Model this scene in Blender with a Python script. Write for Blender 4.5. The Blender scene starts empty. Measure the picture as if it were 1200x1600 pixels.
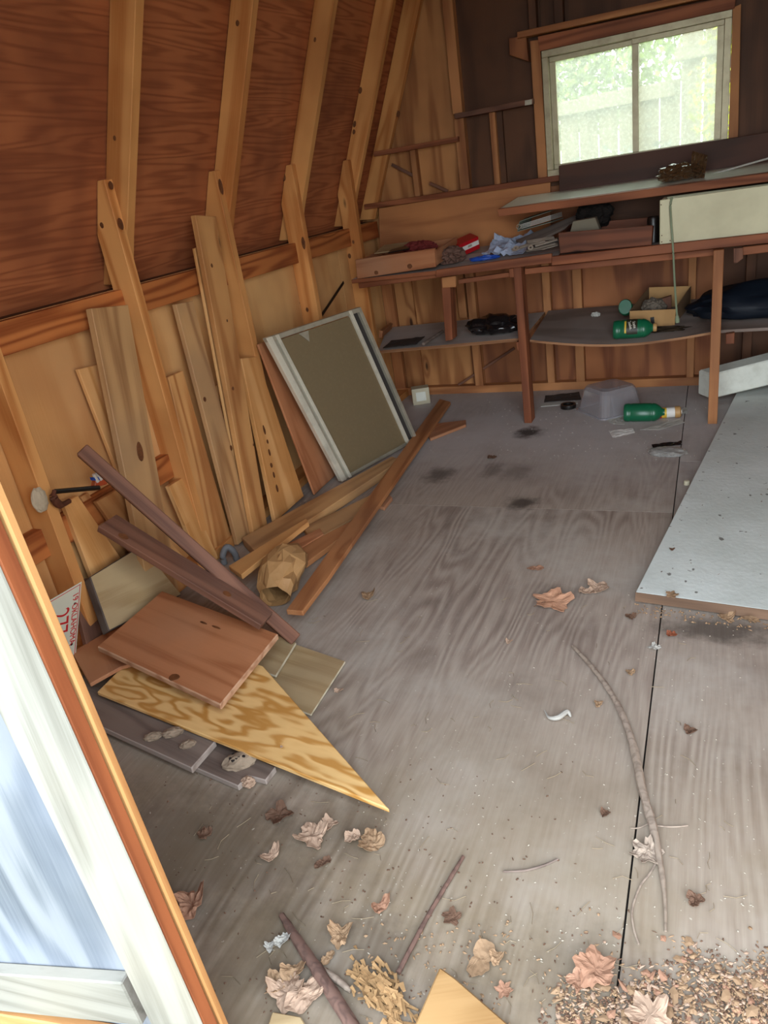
import bpy, bmesh, math, random
from mathutils import Vector, Matrix, noise

sc = bpy.context.scene
R3 = math.radians

# ------------------------------------------------------------------ camera
EYE = Vector((0.0, 0.0, 1.22))
FPX = 1144.8                                   # focal length in pixels of the 1200x1600 frame
ROT = Matrix.Rotation(R3(26.0187), 3, 'Z') @ Matrix.Rotation(R3(66.1418), 3, 'X') @ Matrix.Rotation(R3(-9.1947), 3, 'Z')
cd = bpy.data.cameras.new('camera')
cam = bpy.data.objects.new('camera', cd)
sc.collection.objects.link(cam)
cam.matrix_world = Matrix.Translation(EYE) @ ROT.to_4x4()
cd.sensor_fit = 'VERTICAL'
cd.sensor_height = 24.0
cd.lens = FPX / 1600 * 24.0
cd.clip_start = 0.02
sc.camera = cam

# ------------------------------------------------------------------ sky and exposure
world = bpy.data.worlds.new('world')
sc.world = world
world.use_nodes = True
wn = world.node_tree.nodes
wl = world.node_tree.links
bg = wn['Background']
tcw = wn.new('ShaderNodeTexCoord')
sepw = wn.new('ShaderNodeSeparateXYZ')
wl.new(tcw.outputs['Generated'], sepw.inputs[0])
rw = wn.new('ShaderNodeValToRGB')
rw.color_ramp.elements[0].position = 0.0
rw.color_ramp.elements[0].color = (0.90, 0.96, 1.0, 1)
rw.color_ramp.elements[1].position = 1.0
rw.color_ramp.elements[1].color = (0.72, 0.86, 1.0, 1)
wl.new(sepw.outputs['Z'], rw.inputs[0])
wl.new(rw.outputs[0], bg.inputs['Color'])
bg.inputs['Strength'].default_value = 4.2

sc.view_settings.view_transform = 'Standard'
sc.view_settings.look = 'None'
sc.view_settings.exposure = 1.05
sc.view_settings.gamma = 1.0
sc.view_settings.use_curve_mapping = False
sc.cycles.max_bounces = 12
sc.cycles.diffuse_bounces = 7
sc.cycles.transparent_max_bounces = 16


def portal(name, loc, rot, sx, sy):            # sampling guide for the sky through a real opening
    l = bpy.data.lights.new(name, 'AREA')
    l.shape = 'RECTANGLE'
    l.size, l.size_y = sx, sy
    l.cycles.is_portal = True
    o = bpy.data.objects.new(name, l)
    o.location = loc
    o.rotation_euler = rot
    sc.collection.objects.link(o)


portal('doorway_portal', (0.16, 0.43, 1.0), (R3(90), 0, 0), 1.60, 1.98)


# ------------------------------------------------------------------ geometry helpers
def ray(px, py):
    return ROT @ Vector(((px - 600) / FPX, -(py - 800) / FPX, -1.0))


def onz(px, py, z=0.0):
    r = ray(px, py)
    return EYE + r * ((z - EYE.z) / r.z)


def ony(px, py, y):
    r = ray(px, py)
    return EYE + r * (y / r.y)


def onx(px, py, x):
    r = ray(px, py)
    return EYE + r * (x / r.x)


WORLD = {}                                      # world matrix of everything we make


def link(o, M, parent=None):
    sc.collection.objects.link(o)
    WORLD[o] = M.copy()
    if parent is not None:
        o.parent = parent
        o.matrix_basis = WORLD[parent].inverted() @ M
    else:
        o.matrix_basis = M
    return o


def tag(o, label=None, cat=None, group=None, kind=None):
    if label: o['label'] = label
    if cat: o['category'] = cat
    if group: o['group'] = group
    if kind: o['kind'] = kind
    return o


def empty(name, loc, M=None):
    o = bpy.data.objects.new(name, None)
    o.empty_display_size = 0.05
    return link(o, M if M is not None else Matrix.Translation(Vector(loc)))


def build(name, verts, faces, mat, M=None, parent=None, bev=0.0, seg=1, smooth=False):
    """verts in world space; M the local frame of the new object"""
    if M is None:
        c = Vector((0, 0, 0))
        for v in verts: c += Vector(v)
        M = Matrix.Translation(c / len(verts))
    inv = M.inverted()
    me = bpy.data.meshes.new(name)
    bm = bmesh.new()
    vs = [bm.verts.new(inv @ Vector(v)) for v in verts]
    for f in faces:
        try: bm.faces.new([vs[i] for i in f])
        except ValueError: pass
    bmesh.ops.recalc_face_normals(bm, faces=bm.faces)
    if bev > 0:
        bmesh.ops.bevel(bm, geom=bm.edges[:], offset=bev, segments=seg, affect='EDGES', profile=0.6, clamp_overlap=True)
    bm.to_mesh(me)
    bm.free()
    if smooth:
        for p in me.polygons: p.use_smooth = True
        me.set_sharp_from_angle(angle=R3(42))
    mats = mat if isinstance(mat, (list, tuple)) else [mat]
    for m in mats: me.materials.append(m)
    return link(bpy.data.objects.new(name, me), M, parent)


def frame(o, x, z):
    x = Vector(x).normalized()
    z = Vector(z)
    z = (z - x * z.dot(x)).normalized()
    y = z.cross(x)
    return Matrix(((x.x, y.x, z.x, o[0]), (x.y, y.y, z.y, o[1]), (x.z, y.z, z.z, o[2]), (0, 0, 0, 1)))


def slab(name, pts, thick, mat, parent=None, bev=0.0015, away=None, along=None):
    """polygon plate: the seen face is pts, the thickness goes behind it"""
    pts = [Vector(p) for p in pts]
    n = Vector((0, 0, 0))
    k = len(pts)
    c = sum(pts, Vector()) / k
    for i in range(k):
        n += (pts[i] - c).cross(pts[(i + 1) % k] - c)
    n.normalize()
    if n.dot((away if away is not None else EYE) - c) < 0: n = -n
    pts = [p - n * (p - c).dot(n) * 0.85 for p in pts]       # near-planar corners made flat
    if along is None:
        along = max(((pts[(i + 1) % k] - pts[i]) for i in range(k)), key=lambda v: v.length)
    M = frame(c - n * thick / 2, along, n)
    vs = pts + [p - n * thick for p in pts]
    fs = [tuple(range(k)), tuple(range(2 * k - 1, k - 1, -1))] + [(i, (i + 1) % k, k + (i + 1) % k, k + i) for i in range(k)]
    return build(name, vs, fs, mat, M, parent, bev)


def box(name, x0, x1, y0, y1, z0, z1, mat, parent=None, bev=0.0015, axis=None):
    d = [x1 - x0, y1 - y0, z1 - z0]
    if axis is None: axis = max(range(3), key=lambda i: d[i])
    thin = min([i for i in range(3) if i != axis], key=lambda i: d[i])
    e = [Vector((1, 0, 0)), Vector((0, 1, 0)), Vector((0, 0, 1))]
    M = frame(((x0 + x1) / 2, (y0 + y1) / 2, (z0 + z1) / 2), e[axis], e[thin])
    vs = [(x, y, z) for x in (x0, x1) for y in (y0, y1) for z in (z0, z1)]
    fs = [(0, 1, 3, 2), (4, 6, 7, 5), (0, 4, 5, 1), (2, 3, 7, 6), (0, 2, 6, 4), (1, 5, 7, 3)]
    return build(name, vs, fs, mat, M, parent, bev)


def edge_mat(o, mat):
    o.data.materials.append(mat)
    for p in o.data.polygons:
        if abs(p.normal.z) < 0.8: p.material_index = len(o.data.materials) - 1
    return o


def beam(name, A, B, w, h, mat, parent=None, up=(0, 0, 1), bev=0.0015):
    A, B = Vector(A), Vector(B)
    M = frame((A + B) / 2, B - A, up)
    L = (B - A).length / 2
    vs = [M @ Vector((sx * L, sy * w / 2, sz * h / 2)) for sx in (-1, 1) for sy in (-1, 1) for sz in (-1, 1)]
    fs = [(0, 1, 3, 2), (4, 6, 7, 5), (0, 4, 5, 1), (2, 3, 7, 6), (0, 2, 6, 4), (1, 5, 7, 3)]
    return build(name, vs, fs, mat, M, parent, bev)


def lean(name, quad, xt, xb, thick, mat, label, foot=0.004, group='old boards leaning on the left wall', bev=0.002, knots=()):
    """quad in photo order tl, tr, br, bl: top edge on the plane x=xt, lower points on x=xb, then run down to the floor"""
    tl, tr, br, bl = quad
    a, b = onx(*tl, xt), onx(*tr, xt)
    c, d = onx(*br, xb), onx(*bl, xb)
    if foot is not None:
        c = b + (c - b) * ((b.z - foot) / max(0.05, b.z - c.z))
        d = a + (d - a) * ((a.z - foot) / max(0.05, a.z - d.z))
    for p in (c, d):
        if p.z < 0.012: p.z = 0.012
    o = slab(name, [a, b, c, d], thick, mat, None, bev, along=((c + d) - (a + b)))
    for k in knots: knot(o, *k)
    return tag(o, label, 'board', group)


def knot(o, px, py, rx, ry, mat=None):
    """a dark knot in the seen face of a board"""
    M = WORLD[o]
    n = Vector((M[0][2], M[1][2], M[2][2]))
    zt = max(v.co.z for v in o.data.vertices)
    if n.dot(EYE - M.translation) < 0:
        n, zt = -n, -min(v.co.z for v in o.data.vertices)
    q = M.translation + n * zt
    r = ray(px, py)
    p = EYE + r * ((q - EYE).dot(n) / r.dot(n))
    K = frame(p, (M[0][0], M[1][0], M[2][0]), n)
    vs, m = [], 14
    for (s_, z) in ((1.0, -.001), (.92, .0003), (.4, .0006)):
        for k in range(m):
            a = 2 * math.pi * k / m
            w = s_ * (1 + .12 * noise.noise(Vector((math.cos(a) * 1.5, math.sin(a) * 1.5, px * .37))))
            vs.append(K @ Vector((rx * w * math.cos(a), ry * w * math.sin(a), z)))
    fs = [(i * m + k, i * m + (k + 1) % m, (i + 1) * m + (k + 1) % m, (i + 1) * m + k) for i in range(2) for k in range(m)]
    fs.append(tuple(2 * m + k for k in range(m)))
    return build('knot', vs, fs, mat or KNOT, K, o if o.parent is None or o.parent.parent is None else o.parent)


def tube(name, pts, radii, mat, parent=None, n=8, smooth=True, wob=0.0, seed=0):
    pts = [Vector(p) for p in pts]
    rnd = random.Random(seed)
    if not isinstance(radii, (list, tuple)): radii = [radii] * len(pts)
    vs, fs = [], []
    up = Vector((0, 0, 1))
    for i, p in enumerate(pts):
        t = (pts[min(i + 1, len(pts) - 1)] - pts[max(i - 1, 0)]).normalized()
        s = t.cross(up)
        if s.length < 0.1: s = t.cross(Vector((1, 0, 0)))
        s.normalize()
        u = s.cross(t)
        for k in range(n):
            a = 2 * math.pi * k / n
            r = radii[i] * (1 + wob * rnd.uniform(-1, 1))
            vs.append(p + s * math.cos(a) * r + u * math.sin(a) * r)
    for i in range(len(pts) - 1):
        for k in range(n):
            k2 = (k + 1) % n
            fs.append((i * n + k, i * n + k2, (i + 1) * n + k2, (i + 1) * n + k))
    fs.append(tuple(range(n)))
    fs.append(tuple(range((len(pts) - 1) * n, len(pts) * n)))
    return build(name, vs, fs, mat, None, parent, 0, 1, smooth)


def smooth_path(ctrl, k=6):
    c = [Vector(p) for p in ctrl]
    out = []
    for i in range(len(c) - 1):
        p0, p1, p2, p3 = c[max(i - 1, 0)], c[i], c[i + 1], c[min(i + 2, len(c) - 1)]
        for j in range(k):
            t = j / k
            out.append(0.5 * ((2 * p1) + (p2 - p0) * t + (2 * p0 - 5 * p1 + 4 * p2 - p3) * t * t + (3 * p1 - p0 - 3 * p2 + p3) * t ** 3))
    out.append(c[-1])
    return out


def lathe(name, prof, M, mat, parent=None, n=24, sy=1.0, cap=True):
    """prof: (radius, height) along local Z of M"""
    vs, fs = [], []
    for r, z in prof:
        for k in range(n):
            a = 2 * math.pi * k / n
            vs.append(M @ Vector((r * math.cos(a), r * sy * math.sin(a), z)))
    for i in range(len(prof) - 1):
        for k in range(n):
            k2 = (k + 1) % n
            fs.append((i * n + k, i * n + k2, (i + 1) * n + k2, (i + 1) * n + k))
    if cap:
        fs.append(tuple(range(n)))
        fs.append(tuple(range((len(prof) - 1) * n, len(prof) * n)))
    o = build(name, vs, fs, mat, M, parent, 0, 1, True)
    return o


def crumple(name, c, size, mat, seed=0, amp=0.25, freq=3.0, floor=None, rot=0.0, parent=None, sub=4, ridged=True, smooth=False):
    bm = bmesh.new()
    bmesh.ops.create_icosphere(bm, subdivisions=sub, radius=1.0)
    off = Vector((seed * 7.3, seed * 3.1, seed * 1.7))
    for v in bm.verts:
        p = v.co.copy()
        d = 0.0
        a, f = 1.0, freq
        for _ in range(3):
            q = noise.noise(p * f + off)
            d += a * ((0.5 - abs(q) * 2) if ridged else q)
            a *= 0.55
            f *= 2.1
        v.co = p * (1 + amp * d)
    cr, sr = math.cos(rot), math.sin(rot)
    vs = []
    c = Vector(c)
    for v in bm.verts:
        x, y, z = v.co.x * size[0], v.co.y * size[1], v.co.z * size[2]
        w = c + Vector((x * cr - y * sr, x * sr + y * cr, z))
        if floor is not None and w.z < floor: w.z = floor + (floor - w.z) * 0.04
        vs.append(w)
    fs = [tuple(v.index for v in f.verts) for f in bm.faces]
    bm.verts.index_update()
    bm.free()
    return build(name, vs, fs, mat, Matrix.Translation(c), parent, 0, 1, smooth)


def sheet(name, corners, mat, amp=0.01, n=10, seed=0, thick=0.0015, parent=None, smooth=False):
    """thin crumpled sheet spanned between four world corners"""
    a, b, c, d = [Vector(p) for p in corners]
    nn = (b - a).cross(d - a).normalized()
    vs, fs = [], []
    N = n + 1
    for side in (0, 1):
        for i in range(N):
            for j in range(N):
                u, v = i / n, j / n
                p = a * (1 - u) * (1 - v) + b * u * (1 - v) + c * u * v + d * (1 - u) * v
                h = noise.noise(Vector((u * 4 + seed * 9.1, v * 4, seed))) + 0.5 * noise.noise(Vector((u * 11, v * 11 + seed * 5, 3)))
                vs.append(p + nn * (abs(h) * amp - side * thick))
    for i in range(n):
        for j in range(n):
            q = (i * N + j, (i + 1) * N + j, (i + 1) * N + j + 1, i * N + j + 1)
            fs.append(q)
            fs.append(tuple(N * N + k for k in reversed(q)))
    rim = [(i, 0) for i in range(n)] + [(n, j) for j in range(n)] + [(i, n) for i in range(n, 0, -1)] + [(0, j) for j in range(n, 0, -1)]
    for k in range(len(rim)):
        p, q = rim[k], rim[(k + 1) % len(rim)]
        i0, i1 = p[0] * N + p[1], q[0] * N + q[1]
        fs.append((i0, i1, N * N + i1, N * N + i0))
    return build(name, vs, fs, mat, None, parent, 0, 1, smooth)


def lettering(name, body, size, M, mat, parent, ax='CENTER', depth=0.0004, sx=1.0, bend=None):
    cu = bpy.data.curves.new(name, 'FONT')
    cu.body = body
    cu.size = size
    cu.align_x = ax
    cu.align_y = 'CENTER'
    cu.extrude = depth
    cu.materials.append(mat)
    tmp = bpy.data.objects.new(name, cu)
    sc.collection.objects.link(tmp)
    me = bpy.data.meshes.new_from_object(tmp.evaluated_get(bpy.context.evaluated_depsgraph_get()))
    bpy.data.objects.remove(tmp)
    me.name = name
    if bend:
        for v in me.vertices:
            a, z = v.co.x * sx / bend, v.co.z
            v.co.x, v.co.z = bend * math.sin(a) / sx, z + bend * math.cos(a) - bend
    me.materials.clear()
    me.materials.append(mat)
    return link(bpy.data.objects.new(name, me), M @ Matrix.Diagonal((sx, 1, 1, 1)), parent)


# ------------------------------------------------------------------ materials
def hexc(h):
    h = h.lstrip('#')
    c = [int(h[i:i + 2], 16) / 255 for i in (0, 2, 4)]
    return tuple((x / 12.92 if x <= 0.04045 else ((x + 0.055) / 1.055) ** 2.4) for x in c) + (1.0,)


class NT:
    def __init__(self, name):
        self.m = bpy.data.materials.new(name)
        self.m.use_nodes = True
        self.t = self.m.node_tree
        self.n = self.t.nodes
        self.b = self.n['Principled BSDF']
        self.out = self.n['Material Output']

    def new(self, kind, **kw):
        x = self.n.new('ShaderNode' + kind)
        for k, v in kw.items(): setattr(x, k, v)
        return x

    def link(self, a, b): self.t.links.new(a, b)

    def val(self, x, sock):
        if hasattr(x, 'links') or isinstance(x, bpy.types.NodeSocket): self.link(x, sock)
        else: sock.default_value = x

    def math(self, op, a, b=None, c=None, clamp=False):
        m = self.new('Math', operation=op, use_clamp=clamp)
        self.val(a, m.inputs[0])
        if b is not None: self.val(b, m.inputs[1])
        if c is not None: self.val(c, m.inputs[2])
        return m.outputs[0]

    def vec(self, op, a, b=None, scale=None):
        m = self.new('VectorMath', operation=op)
        self.val(a, m.inputs[0])
        if b is not None: self.val(b, m.inputs[1])
        if scale is not None: self.val(scale, m.inputs['Scale'])
        return m.outputs['Value'] if op in ('LENGTH', 'DISTANCE', 'DOT_PRODUCT') else m.outputs[0]

    def noise(self, v, scale=1.0, detail=2.0, rough=0.5, dist=0.0):
        x = self.new('TexNoise')
        self.link(v, x.inputs['Vector'])
        x.inputs['Scale'].default_value = scale
        x.inputs['Detail'].default_value = detail
        x.inputs['Roughness'].default_value = rough
        x.inputs['Distortion'].default_value = dist
        return x.outputs['Fac']

    def ramp(self, fac, stops):
        r = self.new('ValToRGB')
        e = r.color_ramp.elements
        e[0].position, e[0].color = stops[0][0], stops[0][1]
        e[1].position, e[1].color = stops[-1][0], stops[-1][1]
        for p, c in stops[1:-1]:
            k = e.new(p)
            k.color = c
        self.link(fac, r.inputs[0])
        return r.outputs[0]

    def mix(self, fac, a, b, mode='MIX'):
        m = self.new('Mix', data_type='RGBA', blend_type=mode)
        self.val(fac, m.inputs[0])
        self.val(a, m.inputs[6])
        self.val(b, m.inputs[7])
        return m.outputs[2]

    def smooth(self, x, lo, hi):
        m = self.new('MapRange', interpolation_type='SMOOTHSTEP')
        self.val(x, m.inputs['Value'])
        m.inputs['From Min'].default_value = lo
        m.inputs['From Max'].default_value = hi
        return m.outputs[0]

    def bump(self, h, strength=0.3, dist=0.002):
        b = self.new('Bump')
        b.inputs['Strength'].default_value = strength
        b.inputs['Distance'].default_value = dist
        self.link(h, b.inputs['Height'])
        self.link(b.outputs[0], self.b.inputs['Normal'])

    def obj(self, seedmul=30.0):
        tc = self.new('TexCoord')
        oi = self.new('ObjectInfo')
        comb = self.new('CombineXYZ')
        self.link(self.math('MULTIPLY', oi.outputs['Random'], seedmul), comb.inputs[0])
        self.link(self.math('MULTIPLY', oi.outputs['Random'], seedmul * 0.63), comb.inputs[1])
        self.link(self.math('MULTIPLY', oi.outputs['Random'], seedmul * 1.31), comb.inputs[2])
        return self.vec('ADD', tc.outputs['Object'], comb.outputs[0]), oi.outputs['Random'], tc


def wood(name, light, dark, rings=7.0, sx=0.55, sy=6.0, grain=0.35, knots=0.0, knotcol='#2a140a', rough=0.62, stain=None, stain_amt=0.0, contrast=1.0, vary=0.22):
    t = NT(name)
    P, rnd, tc = t.obj()
    q = t.vec('MULTIPLY', P, (sx, sy, sy))
    f = t.noise(q, 1.0, 2.0, 0.45)
    kmask = None
    if knots > 0:
        kv = t.vec('MULTIPLY', P, (3.2, 9.5, 0.0))
        vo = t.new('TexVoronoi')
        t.link(kv, vo.inputs['Vector'])
        vo.inputs['Scale'].default_value = 1.0
        sel = t.new('SeparateColor')
        t.link(vo.outputs['Color'], sel.inputs[0])
        on = t.math('LESS_THAN', sel.outputs[0], knots)
        near = t.math('MULTIPLY', t.math('SUBTRACT', 1.0, t.smooth(vo.outputs['Distance'], 0.03, 0.42)), on)
        f = t.math('ADD', f, t.math('MULTIPLY', near, 0.10))
        kmask = t.math('MULTIPLY', t.math('SUBTRACT', 1.0, t.smooth(vo.outputs['Distance'], 0.05, 0.13)), on)
    s = t.math('SINE', t.math('MULTIPLY', f, rings * 6.283))
    s = t.math('MULTIPLY_ADD', s, 0.5, 0.5)
    g = t.noise(t.vec('MULTIPLY', P, (5.0, 190.0, 190.0)), 1.0, 2.0, 0.6)
    h = t.math('ADD', t.math('MULTIPLY', s, (1 - grain) * contrast), t.math('MULTIPLY', g, grain))
    mid = tuple((a + b) / 2 for a, b in zip(hexc(light), hexc(dark)))
    col = t.ramp(h, [(0.0, hexc(light)), (0.45, tuple(a * 0.65 + b * 0.35 for a, b in zip(hexc(light), mid))), (0.95, hexc(dark))])
    big = t.noise(P, 2.3, 3.0, 0.55)
    if stain:
        col = t.mix(t.math('MULTIPLY', t.smooth(big, 0.38, 0.72), stain_amt), col, hexc(stain))
    bri = t.math('MULTIPLY_ADD', rnd, vary, 1.0 - vary / 2)
    bri = t.math('MULTIPLY', bri, t.math('MULTIPLY_ADD', t.noise(P, 5.5, 2.0), 0.3, 0.85))
    hsv = t.new('HueSaturation')
    t.link(col, hsv.inputs['Color'])
    t.link(bri, hsv.inputs['Value'])
    col = hsv.outputs[0]
    if kmask is not None:
        col = t.mix(t.math('MULTIPLY', kmask, 0.85), col, hexc(knotcol))
    t.link(col, t.b.inputs['Base Color'])
    t.b.inputs['Roughness'].default_value = rough
    t.b.inputs['Specular IOR Level'].default_value = 0.25
    t.bump(h, 0.25, 0.0015)
    return t.m


def plain(name, col, rough=0.6, metal=0.0, spec=0.4, var=0.12, scale=18.0, dirt=None, dirt_amt=0.0, bump=0.1):
    t = NT(name)
    P, rnd, tc = t.obj()
    n = t.noise(P, scale, 4.0, 0.6)
    c = t.mix(n, tuple(x * (1 - var) for x in hexc(col)[:3]) + (1,), tuple(min(1, x * (1 + var)) for x in hexc(col)[:3]) + (1,))
    if dirt:
        d = t.math('MULTIPLY', t.smooth(t.noise(P, scale * 0.35, 5.0, 0.65), 0.42, 0.72), dirt_amt)
        c = t.mix(d, c, hexc(dirt))
    t.link(c, t.b.inputs['Base Color'])
    t.b.inputs['Roughness'].default_value = rough
    t.b.inputs['Metallic'].default_value = metal
    t.b.inputs['Specular IOR Level'].default_value = spec
    if bump: t.bump(n, bump, 0.002)
    return t.m


def clear(name, tint, see, haze, rough=0.15, speck=0.0, gloss=0.12):
    """see-through dusty film or glass: part transparent, part scattering dust, part gloss"""
    t = NT(name)
    P, rnd, tc = t.obj()
    tr = t.new('BsdfTransparent')
    tr.inputs[0].default_value = hexc(tint)
    df = t.new('BsdfDiffuse')
    df.inputs[0].default_value = hexc(haze)
    tl = t.new('BsdfTranslucent')
    tl.inputs[0].default_value = hexc(haze)
    m0 = t.new('MixShader')
    m0.inputs[0].default_value = 0.5
    t.link(df.outputs[0], m0.inputs[1])
    t.link(tl.outputs[0], m0.inputs[2])
    m1 = t.new('MixShader')
    fac = 1 - see
    if speck > 0:
        f = t.math('MULTIPLY_ADD', t.smooth(t.noise(P, 70.0, 5.0, 0.7), 0.45, 0.7), speck, fac - speck * 0.3, clamp=True)
        t.link(f, m1.inputs[0])
    else:
        m1.inputs[0].default_value = fac
    t.link(tr.outputs[0], m1.inputs[1])
    t.link(m0.outputs[0], m1.inputs[2])
    gl = t.new('BsdfGlossy')
    gl.inputs['Roughness'].default_value = rough
    m2 = t.new('MixShader')
    lw = t.new('LayerWeight')
    lw.inputs[0].default_value = 0.25
    t.link(t.math('MULTIPLY', lw.outputs['Facing'], gloss, clamp=True), m2.inputs[0])
    t.link(m1.outputs[0], m2.inputs[1])
    t.link(gl.outputs[0], m2.inputs[2])
    t.link(m2.outputs[0], t.out.inputs[0])
    return t.m


STUD = wood('stud_pine', '#d89c5e', '#ae6a34', rings=5, knots=0.30, stain='#9a5c2e', stain_amt=0.45)
PINE = wood('old_pine', '#d29c62', '#a26636', rings=6, knots=0.26, stain='#93603a', stain_amt=0.5)
PINE_PALE = wood('pale_pine', '#dca86e', '#b67c42', rings=5, knots=0.22, stain='#ad7a48', stain_amt=0.4)
PINE_GREY = wood('greyed_pine', '#be9464', '#8a603c', rings=6, knots=0.26, stain='#917458', stain_amt=0.55)
RAIL = wood('red_rail', '#b8703c', '#7c3c1a', rings=9, grain=0.3, knots=0.08)
SIDING = wood('plywood_wall', '#d8a870', '#bc8650', rings=4, sx=0.7, sy=4.0, grain=0.25, knots=0.12, stain='#b07c50', stain_amt=0.55, vary=0.14)
ROOFPLY = wood('roof_plywood', '#b06a42', '#84482a', rings=12, sx=0.8, sy=11.0, grain=0.45, stain='#6e3a26', stain_amt=0.75, vary=0.12, rough=0.7)
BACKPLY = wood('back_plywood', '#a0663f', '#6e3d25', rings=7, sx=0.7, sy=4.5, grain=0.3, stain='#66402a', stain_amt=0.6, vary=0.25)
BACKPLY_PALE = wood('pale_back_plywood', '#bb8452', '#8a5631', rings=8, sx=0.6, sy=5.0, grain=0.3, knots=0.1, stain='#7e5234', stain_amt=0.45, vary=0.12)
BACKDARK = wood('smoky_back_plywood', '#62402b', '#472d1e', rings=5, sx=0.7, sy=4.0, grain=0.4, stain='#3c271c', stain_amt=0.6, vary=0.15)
SMOKY = wood('soot_dark_plank', '#4e2f22', '#35211a', rings=6, grain=0.4, stain='#42302a', stain_amt=0.5)
BACKSTUD = wood('back_stud', '#b67e50', '#84502f', rings=5, knots=0.2, stain='#744a32', stain_amt=0.5)
BENCH = wood('bench_lumber', '#985c3c', '#6a3820', rings=7, knots=0.1, grain=0.3, stain='#5e382a', stain_amt=0.45)
DRAWERDARK = wood('dark_drawer_wood', '#7c4831', '#55301f', rings=6, knots=0.1, grain=0.3, stain='#4e3226', stain_amt=0.4)
DARKWOOD = wood('dark_weathered_wood', '#7a5340', '#503226', rings=7, grain=0.45, knots=0.08, stain='#674e44', stain_amt=0.5, rough=0.7)
GREYWOOD = wood('grey_weathered_wood', '#7a6a60', '#54463f', rings=8, grain=0.5, stain='#8a7d74', stain_amt=0.4, rough=0.8)
REDBOARD = wood('red_cedar_board', '#b47a54', '#935836', rings=6, sx=0.8, sy=8.0, grain=0.5, knots=0.25, stain='#a08068', stain_amt=0.4)
FLOORPLANK = wood('floor_plank_wood', '#b27a4e', '#8a5430', rings=6, grain=0.35, knots=0.12, stain='#7a5a46', stain_amt=0.35)
PLY_GOLD = wood('golden_plywood', '#dcb478', '#b4803f', rings=6, sx=4.5, sy=17.0, grain=0.18, stain='#c99a5e', stain_amt=0.3, contrast=1.1, vary=0.06)
PLY_TAN = wood('tan_plywood', '#b39c76', '#957a54', rings=5, sx=1.5, sy=8.0, grain=0.5, stain='#8c7a62', stain_amt=0.5)
SHELFPLY = wood('dusty_shelf', '#8c7d74', '#6e5f56', rings=5, sx=0.7, sy=4.0, grain=0.4, stain='#94908d', stain_amt=0.6)
SHELFDUST = wood('thick_dust_shelf', '#b9b1ab', '#9a8f88', rings=4, sx=0.7, sy=3.0, grain=0.4, stain='#c2bfbd', stain_amt=0.7)
DOORWOOD = wood('weathered_door_wood', '#85827a', '#5a574f', rings=6, sx=0.8, sy=9.0, grain=0.55, knots=0.06, knotcol='#6a6050', stain='#8d8474', stain_amt=0.5, rough=0.85)
DOORPLY = wood('blueish_weathered_ply', '#7f8286', '#4e545c', rings=8, sx=1.0, sy=6.0, grain=0.4, stain='#767c88', stain_amt=0.8, rough=0.85, contrast=1.1)
DOOREDGE = wood('unweathered_edge', '#9a5834', '#6a341c', rings=8, grain=0.4, stain='#7a4228', stain_amt=0.5)
DOORLIP = wood('pale_ply_edge', '#b98a58', '#946238', rings=8, grain=0.4)
PLATE_WOOD = wood('window_wood', '#b99a64', '#8d7044', rings=7, grain=0.4, rough=0.55)
ALU = plain('dull_aluminium', '#b0aa98', 0.42, 0.35, 0.5, 0.12, 25, '#7c776a', 0.5)
ALU_BRIGHT = plain('bright_aluminium', '#dad6c4', 0.35, 0.25, 0.5, 0.1, 25, '#8a8578', 0.35)
WINALU = plain('window_metal', '#a59c80', 0.45, 0.35, 0.5, 0.12, 30, '#6e6048', 0.5)
CREAM = plain('cream_paint', '#c9c4a2', 0.5, 0, 0.4, 0.06, 6, '#a39c7c', 0.5)
OFFWHITE = plain('offwhite_foam', '#dcdfd4', 0.7, 0, 0.3, 0.05, 40, '#b4b4a6', 0.4)
SHEETWHITE = None
BLACK = plain('black_paint', '#15110f', 0.35, 0, 0.5, 0.3)
DARKGREY = plain('dark_grey', '#3a3634', 0.7, 0, 0.3, 0.25)
CARD = plain('cardboard', '#b08a5c', 0.8, 0, 0.2, 0.08, 30)
CARD_SHADE = plain('shaded_cardboard', '#6e5640', 0.8, 0, 0.2, 0.12, 30)  # same cardboard with the shade of the side walls in its colour
PAPERBAG = None
REDCLOTH = plain('maroon_cloth', '#6e2e2c', 0.9, 0, 0.1, 0.25, 40)
BROWNCLOTH = plain('brown_rag', '#6e544a', 0.95, 0, 0.1, 0.22, 60)
REDBOX = plain('red_card', '#b2161e', 0.45, 0, 0.4, 0.06)
WHITECARD = plain('white_card', '#dcdad4', 0.6, 0, 0.3, 0.05)
PAPER = plain('old_paper', '#b9b8b0', 0.8, 0, 0.2, 0.1, 20, '#8a857c', 0.3)
BAGWHITE = plain('bluish_white_plastic', '#b4c2da', 0.35, 0, 0.5, 0.12, 20, '#8e9ab8', 0.4)
BLUE = plain('blue_plastic', '#1f4fae', 0.4, 0, 0.5, 0.1)
GREENP = plain('green_bottle_plastic', '#126040', 0.32, 0, 0.5, 0.12, 12, '#0c4630', 0.4)
LABELDARK = plain('dark_label', '#2c2a1c', 0.45, 0, 0.4, 0.1)
LETTERWHITE = plain('white_print', '#e6e2d4', 0.5, 0, 0.3, 0.03)
LETTERRED = plain('red_print', '#c02a2e', 0.5, 0, 0.3, 0.03)
TAN = plain('tan_cap', '#b48c58', 0.5, 0, 0.4, 0.1)
YELLOW = plain('yellow_label', '#d9b23c', 0.5, 0, 0.4, 0.1)
PLATEPAINT = plain('pale_plate_paint', '#d7dccb', 0.4, 0.1, 0.5, 0.04, 12)
TARP = plain('navy_tarp', '#0b1420', 0.6, 0, 0.3, 0.15, 6)
BLACKBAG = plain('black_film', '#191516', 0.18, 0, 0.6, 0.3, 10)
BINDER = plain('grey_green_vinyl', '#6f7568', 0.5, 0, 0.4, 0.1)
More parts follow.
